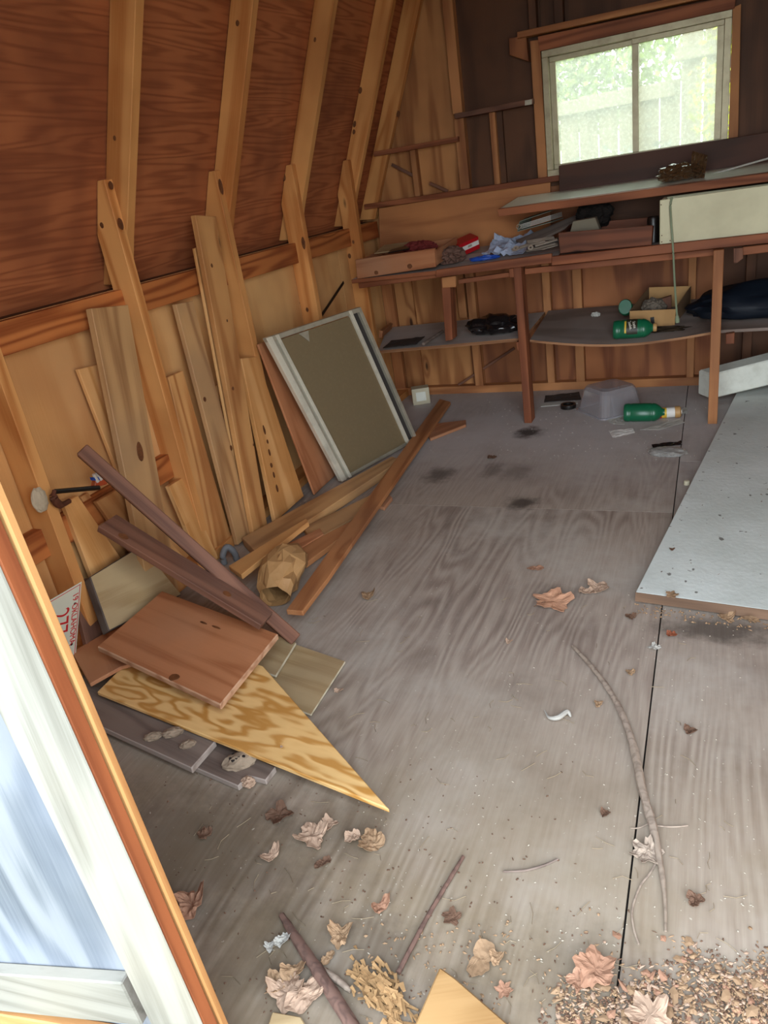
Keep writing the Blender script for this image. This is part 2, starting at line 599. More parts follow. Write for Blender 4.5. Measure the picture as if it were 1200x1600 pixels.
SCRAP = plain('scrap_metal', '#a89e90', 0.45, 0.3, 0.5, 0.3, 30, '#6c5a4a', 0.5)
RUST = plain('rusty_iron', '#5a3424', 0.75, 0.2, 0.3, 0.3, 40)
CORDGREEN = plain('sage_cord', '#7e8a70', 0.5, 0, 0.4, 0.1)
MUD = plain('dry_mud', '#8d7c6a', 0.95, 0, 0.1, 0.25, 60, '#6a5a4c', 0.5, 0.5)
MUDHOLE = plain('dark_hole', '#1c1512', 0.9)
CERAMIC = plain('cream_block', '#bcb49a', 0.55, 0, 0.4, 0.06)
GREYHOSE = plain('grey_rubber', '#6f7072', 0.6, 0, 0.4, 0.1)
KNOT = plain('dark_knot', '#6a4024', 0.6, 0, 0.3, 0.35, 90, '#3c2214', 0.7)
PLYEDGE = wood('pale_lit_ply_edge', '#b8ad96', '#94876e', rings=8)  # pale sheet edge, brightened in colour for the light it catches
CUTGREY = wood('pale_lit_cut_end', '#9c8f86', '#7a6c63', rings=8)  # pale cut wood with the light on the edge coloured in
SHELFEDGE = wood('shelf_edge', '#a97c58', '#7c5438', rings=8)
BARK = wood('stick_bark', '#a08f80', '#6e5e54', rings=5, sx=26, sy=26, grain=0.6, stain='#8a7a68', stain_amt=0.5, rough=0.85)
BARK_DARK = wood('dark_stick_bark', '#684f45', '#4a3832', rings=5, sx=26, sy=26, grain=0.5, rough=0.85)
FIBRE = plain('shredded_bark', '#a07e58', 0.9, 0, 0.1, 0.3, 50, '#634930', 0.6)
STRAW = plain('straw', '#84745e', 0.8, 0, 0.2, 0.2)
CHIP = plain('pale_chip', '#a89e8e', 0.8, 0, 0.2, 0.2)
LEAF_PINK = plain('pinkish_leaf', '#96705a', 0.75, 0, 0.2, 0.12, 22, '#76543f', 0.4)
LEAF_TAN = plain('tan_leaf', '#91755a', 0.75, 0, 0.2, 0.16, 22, '#68503a', 0.5)
LEAF_BROWN = plain('brown_leaf', '#62493a', 0.8, 0, 0.2, 0.16, 22, '#483226', 0.5)
LEAF_PALE = plain('pale_leaf', '#a08672', 0.75, 0, 0.2, 0.14, 22, '#785f4c', 0.5)
FEATHER = plain('white_feather', '#a09c94', 0.8, 0, 0.2, 0.05)
FENCEWOOD = wood('fence_wood', '#968a76', '#766a58', rings=6, grain=0.5, rough=0.9)
LEAFGREEN = plain('green_leaves', '#8aa24c', 0.6, 0, 0.3, 0.3, 30)
LEAFYELLOW = plain('yellow_green_leaves', '#bcc23c', 0.6, 0, 0.3, 0.25, 30)
TWIGGREY = plain('grey_twigs', '#8b938a', 0.8, 0, 0.2, 0.2)
GROUND = plain('outdoor_ground', '#6f6a50', 0.95, 0, 0.1, 0.3, 3, '#5a6a3a', 0.6)
CONCRETE = plain('porch_slab', '#8a8478', 0.9, 0, 0.2, 0.15, 10)
WINGLASS = clear('dirty_window_glass', '#eceee4', 0.64, '#e6eadc', 0.08, 0.22)
SCREENGLASS = clear('dusty_pane', '#8a8474', 0.06, '#a39170', 0.4, 0.08, 0.12)
BINPLASTIC = clear('cloudy_bin_plastic', '#f4f5f8', 0.68, '#eeeef4', 0.10, 0.0, 0.9)
CLEARBAG = clear('clear_bag_film', '#eeefee', 0.45, '#dededa', 0.12, 0.15, 0.7)
AMBERBAG = clear('brownish_clear_film', '#9a7a5c', 0.42, '#74593f', 0.1, 0.2, 0.8)


def sheet_paint():
    t = NT('chalky_white_paint')
    P, rnd, tc = t.obj(0)
    a = t.noise(P, 2.2, 5.0, 0.6)
    b = t.noise(P, 60.0, 3.0, 0.6)
    c = t.mix(t.smooth(a, 0.3, 0.7), hexc('#d4dad6'), hexc('#bcc2bc'))
    sp = t.smooth(t.noise(P, 30.0, 2.0, 0.5), 0.70, 0.74)
    c = t.mix(t.math('MULTIPLY', sp, 0.8), c, hexc('#4c463e'))
    t.link(c, t.b.inputs['Base Color'])
    t.b.inputs['Roughness'].default_value = 0.6
    t.bump(t.math('ADD', b, t.math('MULTIPLY', a, 0.6)), 0.35, 0.003)
    return t.m


SHEETWHITE = sheet_paint()


def paper_folds():
    t = NT('brown_paper')
    P, rnd, tc = t.obj()
    q = t.vec('ADD', P, t.vec('SCALE', t.new('TexNoise').outputs['Color'], scale=0.02))
    h = None
    for sc_, am in ((16.0, 1.0), (38.0, 0.5)):
        v = t.new('TexVoronoi', feature='F1')
        v.inputs['Scale'].default_value = sc_
        t.link(q, v.inputs['Vector'])
        x = t.math('MULTIPLY', v.outputs['Distance'], am)
        h = x if h is None else t.math('ADD', h, x)
    c = t.mix(t.noise(P, 9.0, 3.0), hexc('#b48c5c'), hexc('#946c42'))
    t.link(c, t.b.inputs['Base Color'])
    t.b.inputs['Roughness'].default_value = 0.6
    t.bump(h, 0.45, 0.006)
    return t.m


PAPERBAG = paper_folds()


def floor_wood():
    """old plywood floor: rotary-cut figure, dust, dark stains at fixed spots, and painted door-leaf shade"""
    t = NT('old_plywood_floor')
    tc = t.new('TexCoord')
    geo = t.new('NewGeometry')
    W = geo.outputs['Position']
    oi = t.new('ObjectInfo')
    off = t.math('MULTIPLY', oi.outputs['Random'], 13.0)
    cx = t.new('CombineXYZ')
    t.link(off, cx.inputs[0])
    t.link(off, cx.inputs[1])
    P = t.vec('ADD', W, cx.outputs[0])
    f = t.noise(t.vec('MULTIPLY', P, (6.0, 0.85, 1.0)), 1.0, 1.5, 0.4)
    s = t.math('MULTIPLY_ADD', t.math('SINE', t.math('MULTIPLY', f, 105.0)), 0.5, 0.5)
    fig = t.smooth(t.noise(P, 1.5, 3.0), 0.42, 0.66)            # where the figure is worn out
    s = t.math('MULTIPLY', s, t.math('MULTIPLY_ADD', fig, 0.62, 0.12))
    g = t.noise(t.vec('MULTIPLY', P, (130.0, 6.0, 1.0)), 1.0, 3.0, 0.65)
    h = t.math('ADD', t.math('MULTIPLY_ADD', s, 0.46, 0.05), t.math('MULTIPLY', g, 0.5))
    col = t.ramp(h, [(0.15, hexc('#a6998c')), (0.5, hexc('#8a7b70')), (0.85, hexc('#66574e'))])
    d = t.noise(P, 1.7, 6.0, 0.68)
    col = t.mix(t.math('MULTIPLY', t.smooth(d, 0.44, 0.75), 0.75), col, hexc('#aca49a'))
    d2 = t.noise(t.vec('ADD', P, (7.1, 3.3, 0)), 2.6, 5.0, 0.65)
    col = t.mix(t.math('MULTIPLY', t.smooth(d2, 0.5, 0.75), 0.4), col, hexc('#64544b'))
    ys = t.new('SeparateXYZ')
    t.link(W, ys.inputs[0])
    far = t.math('MULTIPLY', t.smooth(ys.outputs[1], 2.5, 3.5), t.math('MULTIPLY_ADD', t.smooth(d, 0.3, 0.6), 0.4, 0.5))
    col = t.mix(far, col, hexc('#bdb8b6'))                       # undisturbed grey dust towards the bench, paled for the weaker light there
    mud = t.math('MULTIPLY', t.math('SUBTRACT', 1.0, t.smooth(ys.outputs[1], 0.75, 1.75)), t.math('MULTIPLY_ADD', t.smooth(d2, 0.3, 0.6), 0.40, 0.25))  # mask for the dirt and for the darkening against the strong door light
    col = t.mix(mud, col, hexc('#7a6a50'))                       # trodden dirt inside the door, also darkened to offset the strong light
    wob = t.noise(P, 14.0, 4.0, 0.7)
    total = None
    for (px, py, rx, ry, a) in ((826, 676, 0.085, 0.10, 0.9), (815, 786, 0.08, 0.075, 0.8), (685, 742, 0.085, 0.11, 0.65), (770, 735, 0.06, 0.1, 0.45), (805, 738, 0.09, 0.1, 0.35), (1120, 985, 0.2, 0.07, 0.7), (545, 1300, 0.09, 0.1, 0.35), (590, 1480, 0.12, 0.08, 0.45), (870, 930, 0.1, 0.07, 0.3), (460, 1440, 0.07, 0.1, 0.35), (300, 1340, 0.40, 0.26, 0.40), (480, 1500, 0.30, 0.12, 0.3), (1000, 1560, .35, .12, .3)):  # wide lower-left blot is the door leaf's shade put into the colour
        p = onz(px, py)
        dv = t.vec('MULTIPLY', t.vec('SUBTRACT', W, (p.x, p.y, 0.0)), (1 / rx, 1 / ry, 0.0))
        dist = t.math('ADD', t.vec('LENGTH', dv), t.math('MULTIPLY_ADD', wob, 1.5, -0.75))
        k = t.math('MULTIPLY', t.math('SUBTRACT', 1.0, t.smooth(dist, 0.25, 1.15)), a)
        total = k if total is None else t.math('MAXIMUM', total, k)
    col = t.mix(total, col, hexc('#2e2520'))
    sp = t.smooth(t.noise(P, 95.0, 2.0, 0.5), 0.70, 0.76)
    col = t.mix(t.math('MULTIPLY', sp, 0.55), col, hexc('#c2b8a8'))
    t.link(col, t.b.inputs['Base Color'])
    t.b.inputs['Roughness'].default_value = 0.72
    t.b.inputs['Specular IOR Level'].default_value = 0.25
    t.bump(h, 0.35, 0.002)
    return t.m


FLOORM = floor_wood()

# ------------------------------------------------------------------ the shell
XW = -1.81            # inner face of the left sheathing
XS = -1.72            # inner edge of the studs
YB = 4.145            # face of the back wall studs
YP = 4.200            # face of the back wall sheathing
XR = 1.05             # right wall
Y0 = 0.47             # inner face of the front wall
SL = 2.35             # steep roof slope, dz/dx

floor = box('floor', XW - 0.09, XR + 0.09, Y0 - 0.06, YP + 0.08, -0.16, -0.019, DARKGREY, None, 0)
tag(floor, 'plywood floor of the shed', None, None, 'structure')
SEAM, CROSS = -0.105, 2.555
for (x0, x1, y0, y1) in ((XW - .02, SEAM - .0018, Y0 - .06, CROSS - .001), (XW - .02, SEAM - .0018, CROSS + .001, YP), (SEAM + .002, XR, Y0 - .06, 3.05), (SEAM + .002, XR, 3.053, YP)):
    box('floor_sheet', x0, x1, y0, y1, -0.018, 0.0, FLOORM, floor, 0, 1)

# left wall: sheathing sheets, studs, rails between studs, low blocking
wl_ = tag(empty('wall_left', (XW, 2.3, 0)), 'left wall of bare plywood and studs', None, None, 'structure')
for (y0, y1) in ((0.41, 1.218), (1.221, 2.437), (2.440, 3.656), (3.659, YP + 0.07)):
    box('wall_panel', XW - 0.012, XW, y0, y1, -0.02, 1.034, SIDING, wl_, 0, 2)
box('added_light_block', XW - 0.022, XW - 0.0125, 0.41, YP + 0.07, -0.02, 1.034, BACKDARK, wl_, 0, 1)  # added backing that keeps light from leaking through the sheet joints
box('added_light_gap_strip', XW - 0.14, XW - 0.012, 0.41, YP + 0.07, 1.0, 1.034, BACKDARK, wl_, 0, 1)  # added strip closing the gap under the roof against light
STUD_PART, RAFTER_PART = [], []
STUDS = [0.80, 1.40, 2.00, 2.60, 3.20, 3.80]


def roof_x(z, off):   # x of a line parallel to the roof; off 0 = inner rafter edge, 1 = sheathing
    return -1.72 - 0.0967 * off + (z - 1.2) / SL


for i, ys in enumerate(STUDS):
    zt = 1.357
    pts = [(XS, ys - .038, 0.04), (XS, ys - .038, zt), (max(XW, roof_x(zt, 1) + 0.002), ys - .038, zt), (XW + 0.001, ys - .038, 1.205), (XW + 0.001, ys - .038, 0.04)]
    STUD_PART.append(slab('wall_stud', pts, 0.038, STUD, wl_, 0.002, away=Vector((-1.7, -5, 1)), along=Vector((0, 0, 1))))
    y_prev = STUDS[i - 1] if i else 0.47
    box('rail_block', XW, -1.772, y_prev + (.0 if i else 0), ys - .038, 0.945, 1.033, RAIL, wl_, 0.0015, 1)
    if i in (1, 2):
        box('low_block', XW, -1.772, y_prev, ys - .038, 0.368, 0.456, RAIL, wl_, 0.0015, 1)
box('rail_block', XW, -1.772, 3.80, YB, 0.945, 1.033, RAIL, wl_, 0.0015, 1)
box('bottom_plate', XW, XS, 0.47, YB, 0.0, 0.04, STUD, wl_, 0.0015, 1)
# thin let-in brace
beam('brace_strap', onx(500, 497, -1.805), onx(537, 441, -1.805), 0.004, 0.016, BLACK, wl_, up=(0, 0.6, 0.8))

# steep roof side on the left with its rafters: part of the ceiling
ceil = tag(empty('ceiling', (-0.38, 2.3, 2.0)), 'gambrel roof of dark plywood on rafters', None, None, 'structure')
ZK = 2.08
XC = -0.38
for (y0, y1) in ((0.41, 1.40), (1.402, 2.62), (2.622, 3.815), (3.817, YP + 0.07)):
    pts = [(roof_x(1.0, 1), y0, 1.0), (roof_x(1.0, 1), y1, 1.0), (roof_x(ZK, 1), y1, ZK), (roof_x(ZK, 1), y0, ZK)]
    slab('roof_panel', pts, 0.012, ROOFPLY, ceil, 0, away=Vector((0, 2.3, 1)), along=Vector((0, 1, 0)))
    mp = [(2 * XC - p[0], p[1], p[2]) for p in pts]
    slab('roof_panel', mp, 0.012, ROOFPLY, ceil, 0, away=Vector((-.4, 2.3, 1)), along=Vector((0, 1, 0)))
    for s in (1, -1):
        xk = roof_x(ZK, 1)
        up = [(xk, y0, ZK), (xk, y1, ZK), (XC, y1, ZK + 0.42), (XC, y0, ZK + 0.42)]
        if s < 0: up = [(2 * XC - p[0], p[1], p[2]) for p in up]
        slab('roof_panel', up, 0.012, ROOFPLY, ceil, 0, away=Vector((XC, 2.3, 1)), along=Vector((0, 1, 0)))
for ys in STUDS + [YB - 0.002]:
    for s in (1, -1):
        zb = 1.02
        pts = [(roof_x(1.185, 0), ys, 1.185), (roof_x(ZK - .03, 0), ys, ZK - .03), (roof_x(ZK, 1) + .002, ys, ZK - .002), (roof_x(1.05, 1) + .002, ys, 1.05), (XW + .002, ys, 1.045), (XW + .03, ys, 1.045)]
        if s < 0: pts = [(2 * XC - p[0], p[1], p[2]) for p in pts]
        r_ = slab('rafter', pts, 0.038, STUD, ceil, 0.002, away=Vector((XC * 1.0, -50, 1.5)), along=Vector((1 * s, 0, SL)))
        if s > 0: RAFTER_PART.append(r_)
    x0, x1 = roof_x(ZK, 1), XC
    for s in (1, -1):
        pts = [(x0 + .01, ys, ZK - .005), (x1, ys, ZK + .41), (x1, ys, ZK + .31), (roof_x(ZK - .06, 0), ys, ZK - .06)]
        if s < 0: pts = [(2 * XC - p[0], p[1], p[2]) for p in pts]
        slab('rafter', pts, 0.038, STUD, ceil, 0.002, away=Vector((XC, -50, 1.5)), along=Vector((1 * s, 0, .4)))
for (i, px, py, rx, ry) in ((2, 188, 350, .018, .011), (2, 159, 352, .010, .008), (2, 173, 290, .012, .010), (3, 345, 292, .028, .009), (4, 443, 277, .018, .012), (4, 466, 474, .012, .008), (4, 480, 484, .012, .008), (4, 474, 380, .030, .010), (5, 552, 378, .010, .007), (5, 546, 400, .014, .010)):
    knot(STUD_PART[i], px, py, rx, ry)
for (i, px, py, rx, ry) in ((2, 179, 216, .008, .006), (5, 563, 141, .016, .010), (5, 554, 194, .016, .009), (5, 553, 206, .012, .009), (6, 622, 178, .016, .010), (4, 492, 62, .010, .006), (3, 371, 36, .010, .008)):
    knot(RAFTER_PART[i], px, py, rx, ry)
# short purlin stub beside the third rafter
a = ony(474, 2, 3.17)
box('purlin_stub', a.x - .05, a.x + .03, 3.12, 3.199, a.z - .002, a.z + .036, PINE_PALE, ceil)

# right wall and front wall (behind the view)
wr = tag(empty('wall_right', (XR, 2.3, 0)), 'right wall of bare plywood', None, None, 'structure')
for (y0, y1) in ((0.41, 1.7), (1.702, 2.95), (2.952, YP + 0.07)):
    box('wall_panel', XR, XR + 0.012, y0, y1, -0.02, 1.05, SIDING, wr, 0, 2)
for ys in STUDS:
    box('wall_stud', XR - 0.088, XR - 0.001, ys - .038, ys, 0.0, 1.15, STUD, wr, 0.0015, 2)
box('added_light_block', XR + 0.0125, XR + 0.022, 0.41, YP + 0.07, -0.02, 1.05, BACKDARK, wr, 0, 1)  # added light block behind the right-hand sheets
box('added_light_gap_strip', XR + 0.012, XR + 0.14, 0.41, YP + 0.07, 1.0, 1.034, BACKDARK, wr, 0, 1)  # added light block for the roof gap on this side
wf = tag(empty('wall_front', (XC, Y0, 0)), 'front wall around the doorway', None, None, 'structure')
DX0, DX1, DZ = -1.40, 0.98, 2.02  # unseen opening shaped wide and tall to let in more sky light
box('wall_panel', XW - 0.09, DX0, Y0 - .05, Y0, -0.02, 1.05, SIDING, wf, 0, 2)
box('wall_panel', DX1, XR + 0.09, Y0 - .05, Y0, -0.02, 1.05, SIDING, wf, 0, 2)
gable = [(-1.80, Y0, 1.05), (DX0, Y0, 1.05), (DX0, Y0, DZ), (DX1, Y0, DZ), (DX1, Y0, 1.05), (1.04, Y0, 1.05), (2 * XC - roof_x(ZK, 1), Y0, ZK), (XC, Y0, ZK + .42), (roof_x(ZK, 1), Y0, ZK)]
slab('gable_panel', gable, 0.02, SIDING, wf, 0, away=Vector((XC, 9, 1.5)), along=Vector((0, 0, 1)))

# back wall ------------------------------------------------------------------------------
wb = tag(empty('wall_back', (XC, YB, 0)), 'back wall of stained plywood and thin studs', None, None, 'structure')
WX0, WX1, WZ0, WZ1 = -0.80, 0.045, 1.150, 1.690      # window opening
pan = lambda n, x0, x1, z0, z1, m, ax=2: box(n, x0, x1, YP, YP + 0.012, z0, z1, m, wb, 0, ax)
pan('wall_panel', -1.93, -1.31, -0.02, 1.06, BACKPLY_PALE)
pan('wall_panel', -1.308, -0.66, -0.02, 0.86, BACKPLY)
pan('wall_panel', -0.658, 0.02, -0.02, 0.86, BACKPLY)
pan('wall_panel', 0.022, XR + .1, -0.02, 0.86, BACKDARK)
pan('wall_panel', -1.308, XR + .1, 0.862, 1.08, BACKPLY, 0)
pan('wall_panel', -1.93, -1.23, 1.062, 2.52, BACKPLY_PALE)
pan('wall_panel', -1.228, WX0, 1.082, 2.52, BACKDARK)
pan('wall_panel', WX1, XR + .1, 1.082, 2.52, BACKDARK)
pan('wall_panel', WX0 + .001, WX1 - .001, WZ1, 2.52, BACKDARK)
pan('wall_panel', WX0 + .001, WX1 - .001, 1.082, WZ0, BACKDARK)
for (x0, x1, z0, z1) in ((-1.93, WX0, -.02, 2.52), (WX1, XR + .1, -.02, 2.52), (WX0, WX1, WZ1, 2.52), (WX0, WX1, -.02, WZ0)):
    box('added_light_block', x0, x1, YP + .0125, YP + .022, z0, z1, BACKDARK, wb, 0, 0)  # added pieces around the window that block light through panel gaps
# horizontal grain backing sheet between rail and bench
slab('backing_sheet', [ony(592, 326, YB - .004), ony(860, 281, YB - .004), ony(860, 392, YB - .004), ony(594, 420, YB - .004)], 0.008, wood('orange_ply', '#b87c4c', '#98603a', rings=6, sx=.7, sy=5, grain=.4, stain='#8a5a3a', stain_amt=.5), wb, 0.001, along=Vector((1, 0, 0)))
box('backing_sheet', -0.62, XR, YB - .012, YB - .004, 0.80, 1.10, BACKDARK, wb, 0.001, 0)
box('bottom_plate', XW, XR, YB, YP, 0.0, 0.045, BACKSTUD, wb, 0.0015, 0)


def bstud(pxl, pxr, py, z0, z1, m=BACKSTUD, face=YB, name='wall_stud'):
    xl, xr = ony(pxl, py, face).x, ony(pxr, py, face).x
    return box(name, xl, xr, face, YP, z0, z1, m, wb, 0.0015, 2)


bstud(600, 616, 480, 0.045, 0.85)
bstud(620, 647, 480, 0.045, 0.85, BACKPLY_PALE, YB + .03, 'recessed_or_shade_strip')
bstud(716, 728, 480, 0.45, 0.80)
bstud(731, 744, 480, 0.045, 0.80)
bstud(848, 860, 460, 0.045, 0.80)
bstud(895, 909, 460, 0.045, 0.80)
bstud(1075, 1087, 460, 0.045, 0.80)
bstud(1165, 1180, 440, 0.045, 0.80, BACKDARK)
# upper framing
box('wall_rail', ony(569, 322, YB - .03).x, 0.95, YB - .03, YB, 1.103, 1.130, BENCH, wb, 0.0015, 0)
box('wall_rail', ony(584, 242, YB - .03).x, ony(716, 221, YB - .03).x, YB - .03, YB + .02, 1.362, 1.386, BENCH, wb, 0.0015, 0)
box('wall_rail', ony(710, 182, YB - .04).x, ony(833, 160, YB - .04).x, YB - .04, YP, 1.468, 1.492, DARKWOOD, wb, 0.0015, 0)
bstud(695, 711, 50, 1.492, 2.45)
bstud(714, 729, 240, 1.13, 1.470)
bstud(644, 652, 270, 1.13, 1.362)
bstud(768, 777, 230, 1.13, 1.468)
bstud(777, 788, 230, 1.13, 1.468, BACKDARK, YB + .03, 'recessed_or_shade_strip')  # dark strip standing in for the shade beside the stud
bstud(826, 838, 30, 1.78, 2.45, BACKDARK)
bstud(866, 880, 30, 1.78, 2.45, BACKDARK)
# diagonal let-in straps of the back wall
beam('brace_strap', ony(612, 257, YB + .02), ony(647, 275, YB + .02), 0.006, 0.016, DARKWOOD, wb, up=(0.4, 0, 0.9))
beam('brace_strap', ony(671, 286, YB + .02), ony(700, 299, YB + .02), 0.006, 0.016, DARKWOOD, wb, up=(0.4, 0, 0.9))
beam('brace_strap', ony(716, 602, YB + .03), ony(804, 544, YB + .03), 0.006, 0.014, DARKWOOD, wb, up=(-0.5, 0, 0.9))
# little block and nail plate beside the window
slab('wall_block', [ony(795, 60, YB), ony(822, 55, YB), ony(826, 96, YB), ony(796, 86, YB)], 0.05, BACKPLY, wb, 0.002, along=Vector((0, 0, 1)))
slab('nail_plate', [ony(820, 157, YB - .042), ony(831, 155, YB - .042), ony(831, 163, YB - .042), ony(820, 165, YB - .042)], 0.004, ALU, wb, 0.0005)

# window -------------------------------------------------------------------------------
win = tag(empty('window_1', (-0.38, YB, 1.4)), 'two pane slider window in a tan frame', None, None, 'structure')
cas = lambda n, q, th, m, y, al: slab(n, [ony(*p, y) for p in q], th, m, win, 0.0015, along=al)
UX, UZ = Vector((1, 0, 0)), Vector((0, 0, 1))
cas('casing', ((828, 64), (843, 62), (855, 280), (841, 284)), 0.055, BACKSTUD, YB - .005, UZ)
cas('casing', ((1145, 12), (1158, 6), (1153, 222), (1138, 222)), 0.055, BACKSTUD, YB - .005, UZ)
cas('head_board', ((840, 57), (1150, -8), (1148, 13), (843, 80)), 0.05, BENCH, YB - .008, UX)
cas('head_ledger', ((808, 50), (1150, -25), (1150, -14), (808, 60)), 0.07, BACKSTUD, YB - .03, UX)
yf = YB + .004
fx0, fx1 = ony(846, 90, yf).x, ony(1143, 60, yf).x
fz1 = ony(990, 48, yf).z
fz0 = 1.128
fw = 0.030
for (nm, x0, x1, z0, z1) in (('outer_frame', fx0, fx1, fz1 - fw, fz1), ('outer_frame', fx0, fx1, fz0, fz0 + fw), ('outer_frame', fx0, fx0 + fw, fz0 + fw, fz1 - fw), ('outer_frame', fx1 - fw, fx1, fz0 + fw, fz1 - fw)):
    box(nm, x0, x1, yf, yf + .06, z0, z1, WINALU, win, 0.002)
xm = ony(993, 150, yf).x
sw = 0.022
for (x0, x1, y) in ((fx0 + fw, xm + .014, yf + .034), (xm - .016, fx1 - fw, yf + .012)):
    z0, z1 = fz0 + fw, fz1 - fw
    for (a0, a1, b0, b1) in ((x0, x1, z1 - sw, z1), (x0, x1, z0, z0 + sw), (x0, x0 + sw + .006, z0 + sw, z1 - sw), (x1 - sw - .006, x1, z0 + sw, z1 - sw)):
        box('sash_frame', a0, a1, y, y + .02, b0, b1, WINALU, win, 0.0015)
    box('pane', x0 + sw, x1 - sw, y + .008, y + .012, z0 + sw, z1 - sw, WINGLASS, win, 0)

# door leaf, seen from outside at the left: a structure with its boards --------------------
dirx = Vector((-0.994, -0.105, 0)).normalized()
diry = Vector((-dirx.y, dirx.x, 0)) * -1
if diry.y < 0: diry = -diry
DO = Vector((-0.640, 0.450, 0.0))


def dpt(u, v, z): return DO + dirx * (u + 0.036 * (z - 0.25)) + diry * v + Vector((0, 0, z))   # the leaf hangs a little out of plumb


def dbox(name, u0, u1, v0, v1, z0, z1, mat, al, sh=0.0):
    vs = [dpt(u, v, z + (sh * (u - u0))) for u in (u0, u1) for v in (v0, v1) for z in (z0, z1)]
    fs = [(0, 1, 3, 2), (4, 6, 7, 5), (0, 4, 5, 1), (2, 3, 7, 6), (0, 2, 6, 4), (1, 5, 7, 3)]
    c = sum(vs, Vector()) / 8
    M = frame(c, al, diry)
    return build(name, vs, fs, mat, M, door, 0.0025)


door = tag(empty('door_1', DO), 'weathered plywood door leaf standing in the doorway', None, None, 'structure')
dbox('stile', 0.0, 0.098, 0.0, 0.0030, -0.02, 1.95, DOORWOOD, UZ)
dbox('stile_edge', 0.0, 0.098, 0.003, 0.0269, -0.02, 1.95, DOOREDGE, UZ)
dbox('door_panel', 0.006, 0.76, 0.027, 0.030, -0.02, 1.95, DOORPLY, UZ)
dbox('panel_edge', -0.001, 0.76, 0.0300, 0.044, -0.02, 1.95, DOORLIP, UZ)
dbox('bottom_rail', 0.125, 0.76, 0.006, 0.0268, 0.115, 0.215, DOORWOOD, dirx, -0.20)
dbox('bottom_rail', 0.100, 0.76, 0.010, 0.0268, 0.020, 0.075, DOORLIP, dirx, -0.12)
dbox('stile', 0.66, 0.76, 0.0, 0.0265, 0.30, 1.95, DOORWOOD, UZ)

# porch / ground outside
g = box('ground', -14, 14, -14, 18, -0.34, -0.30, GROUND, None, 0, 1)
tag(g, 'ground outside the shed', None, None, 'structure')

# ------------------------------------------------------------------ leaning boards, left wall
lean('board', ((122, 577), (160, 568), (222, 760), (186, 742)), -1.775, -1.765, 0.015, PINE_PALE, 'short tan board leaning behind the wide greyed board, left of the first full stud')
lean('board', ((142, 482), (201, 476), (258, 800), (206, 790)), -1.715, -1.675, 0.024, PINE_GREY, 'wide greyed pine board with a big knot covering the nearest stud with a kink', knots=((219, 706, .034, .015),))
lean('board', ((263, 589), (286, 579), (350, 800), (312, 800)), -1.765, -1.74, 0.018, PINE, 'plain narrow board with square top just right of the knotted wide board')
lean('board', ((264, 760), (285, 747), (335, 858), (307, 862)), -1.735, -1.715, 0.020, PINE_PALE, 'short pale offcut leaning low in front of the plain narrow board')
lean('board', ((275, 475), (302, 470), (396, 830), (372, 850)), -1.750, -1.690, 0.020, PINE_GREY, 'tall rough board with round greyed top leaning left of the tallest board', knots=((320, 624, .010, .009), (361, 700, .012, .008)))
lean('board', ((338, 603), (353, 598), (392, 760), (364, 752)), -1.790, -1.770, 0.012, PINE_PALE, 'thin pale slat peeking between the rough board and the tallest board')
lean('board', ((304, 388), (326, 381), (398, 760), (374, 760)), -1.742, -1.715, 0.012, PINE_PALE, 'board hidden behind the tallest board with one top corner showing')
lean('board', ((305, 336), (338, 338), (418, 820), (396, 830)), -1.712, -1.665, 0.022, PINE, 'tallest leaning board, its top above the rail beside the second kinked stud', knots=((331, 415, .008, .007), (355, 501, .006, .005), (364, 607, .008, .008), (396, 695, .006, .005)))
lean('board', ((377, 560), (402, 557), (478, 785), (432, 822)), -1.715, -1.640, 0.020, PINE_PALE, 'board with a column of dark knot holes just right of the tallest board', knots=((413, 672, .022, .008), (418, 690, .010, .007), (421, 707, .016, .008), (424, 727, .012, .009), (428, 742, .014, .008), (433, 763, .018, .009)))
lean('board', ((403, 538), (470, 510), (568, 735), (494, 778)), -1.700, -1.595, 0.010, REDBOARD, 'smooth reddish panel leaning behind the metal framed pane')
lean('board', ((100, 787), (122, 774), (182, 862), (140, 890)), -1.762, -1.745, 0.020, PINE_PALE, 'short pale board end standing under the black handle')
lean('board', ((127, 777), (138, 769), (196, 850), (178, 862)), -1.788, -1.776, 0.015, PINE, 'narrow board standing between two short pale ends under the packet')
lean('board', ((151, 784), (186, 764), (246, 850), (212, 872)), -1.740, -1.725, 0.018, PINE, 'wide short board standing behind the dark plank near the packet')
lean('board', ((198, 797), (214, 791), (268, 850), (246, 858)), -1.735, -1.720, 0.018, PINE_PALE, 'small pale stub showing between the two dark timbers')
# low greyed block of a drawer front and brown board by the licence plate
o = slab('board', [onx(139, 902, -1.700), onx(222, 851, -1.700), onx(283, 930, -1.60), onx(172, 985, -1.60)], 0.035, PLY_TAN, None, 0.003)
edge_mat(o, wood('dark_slab_edge', '#5c524b', '#453b35', rings=6))
tag(o, 'thick greyed wooden slab leaning in shadow right of the licence plate', 'board')
o = slab('board', [onx(112, 908, -1.762), onx(138, 903, -1.762), onx(168, 990, -1.70), onx(140, 1030, -1.70)], 0.020, DARKWOOD, None, 0.002)
tag(o, 'dark brown board standing directly behind the licence plate', 'board')

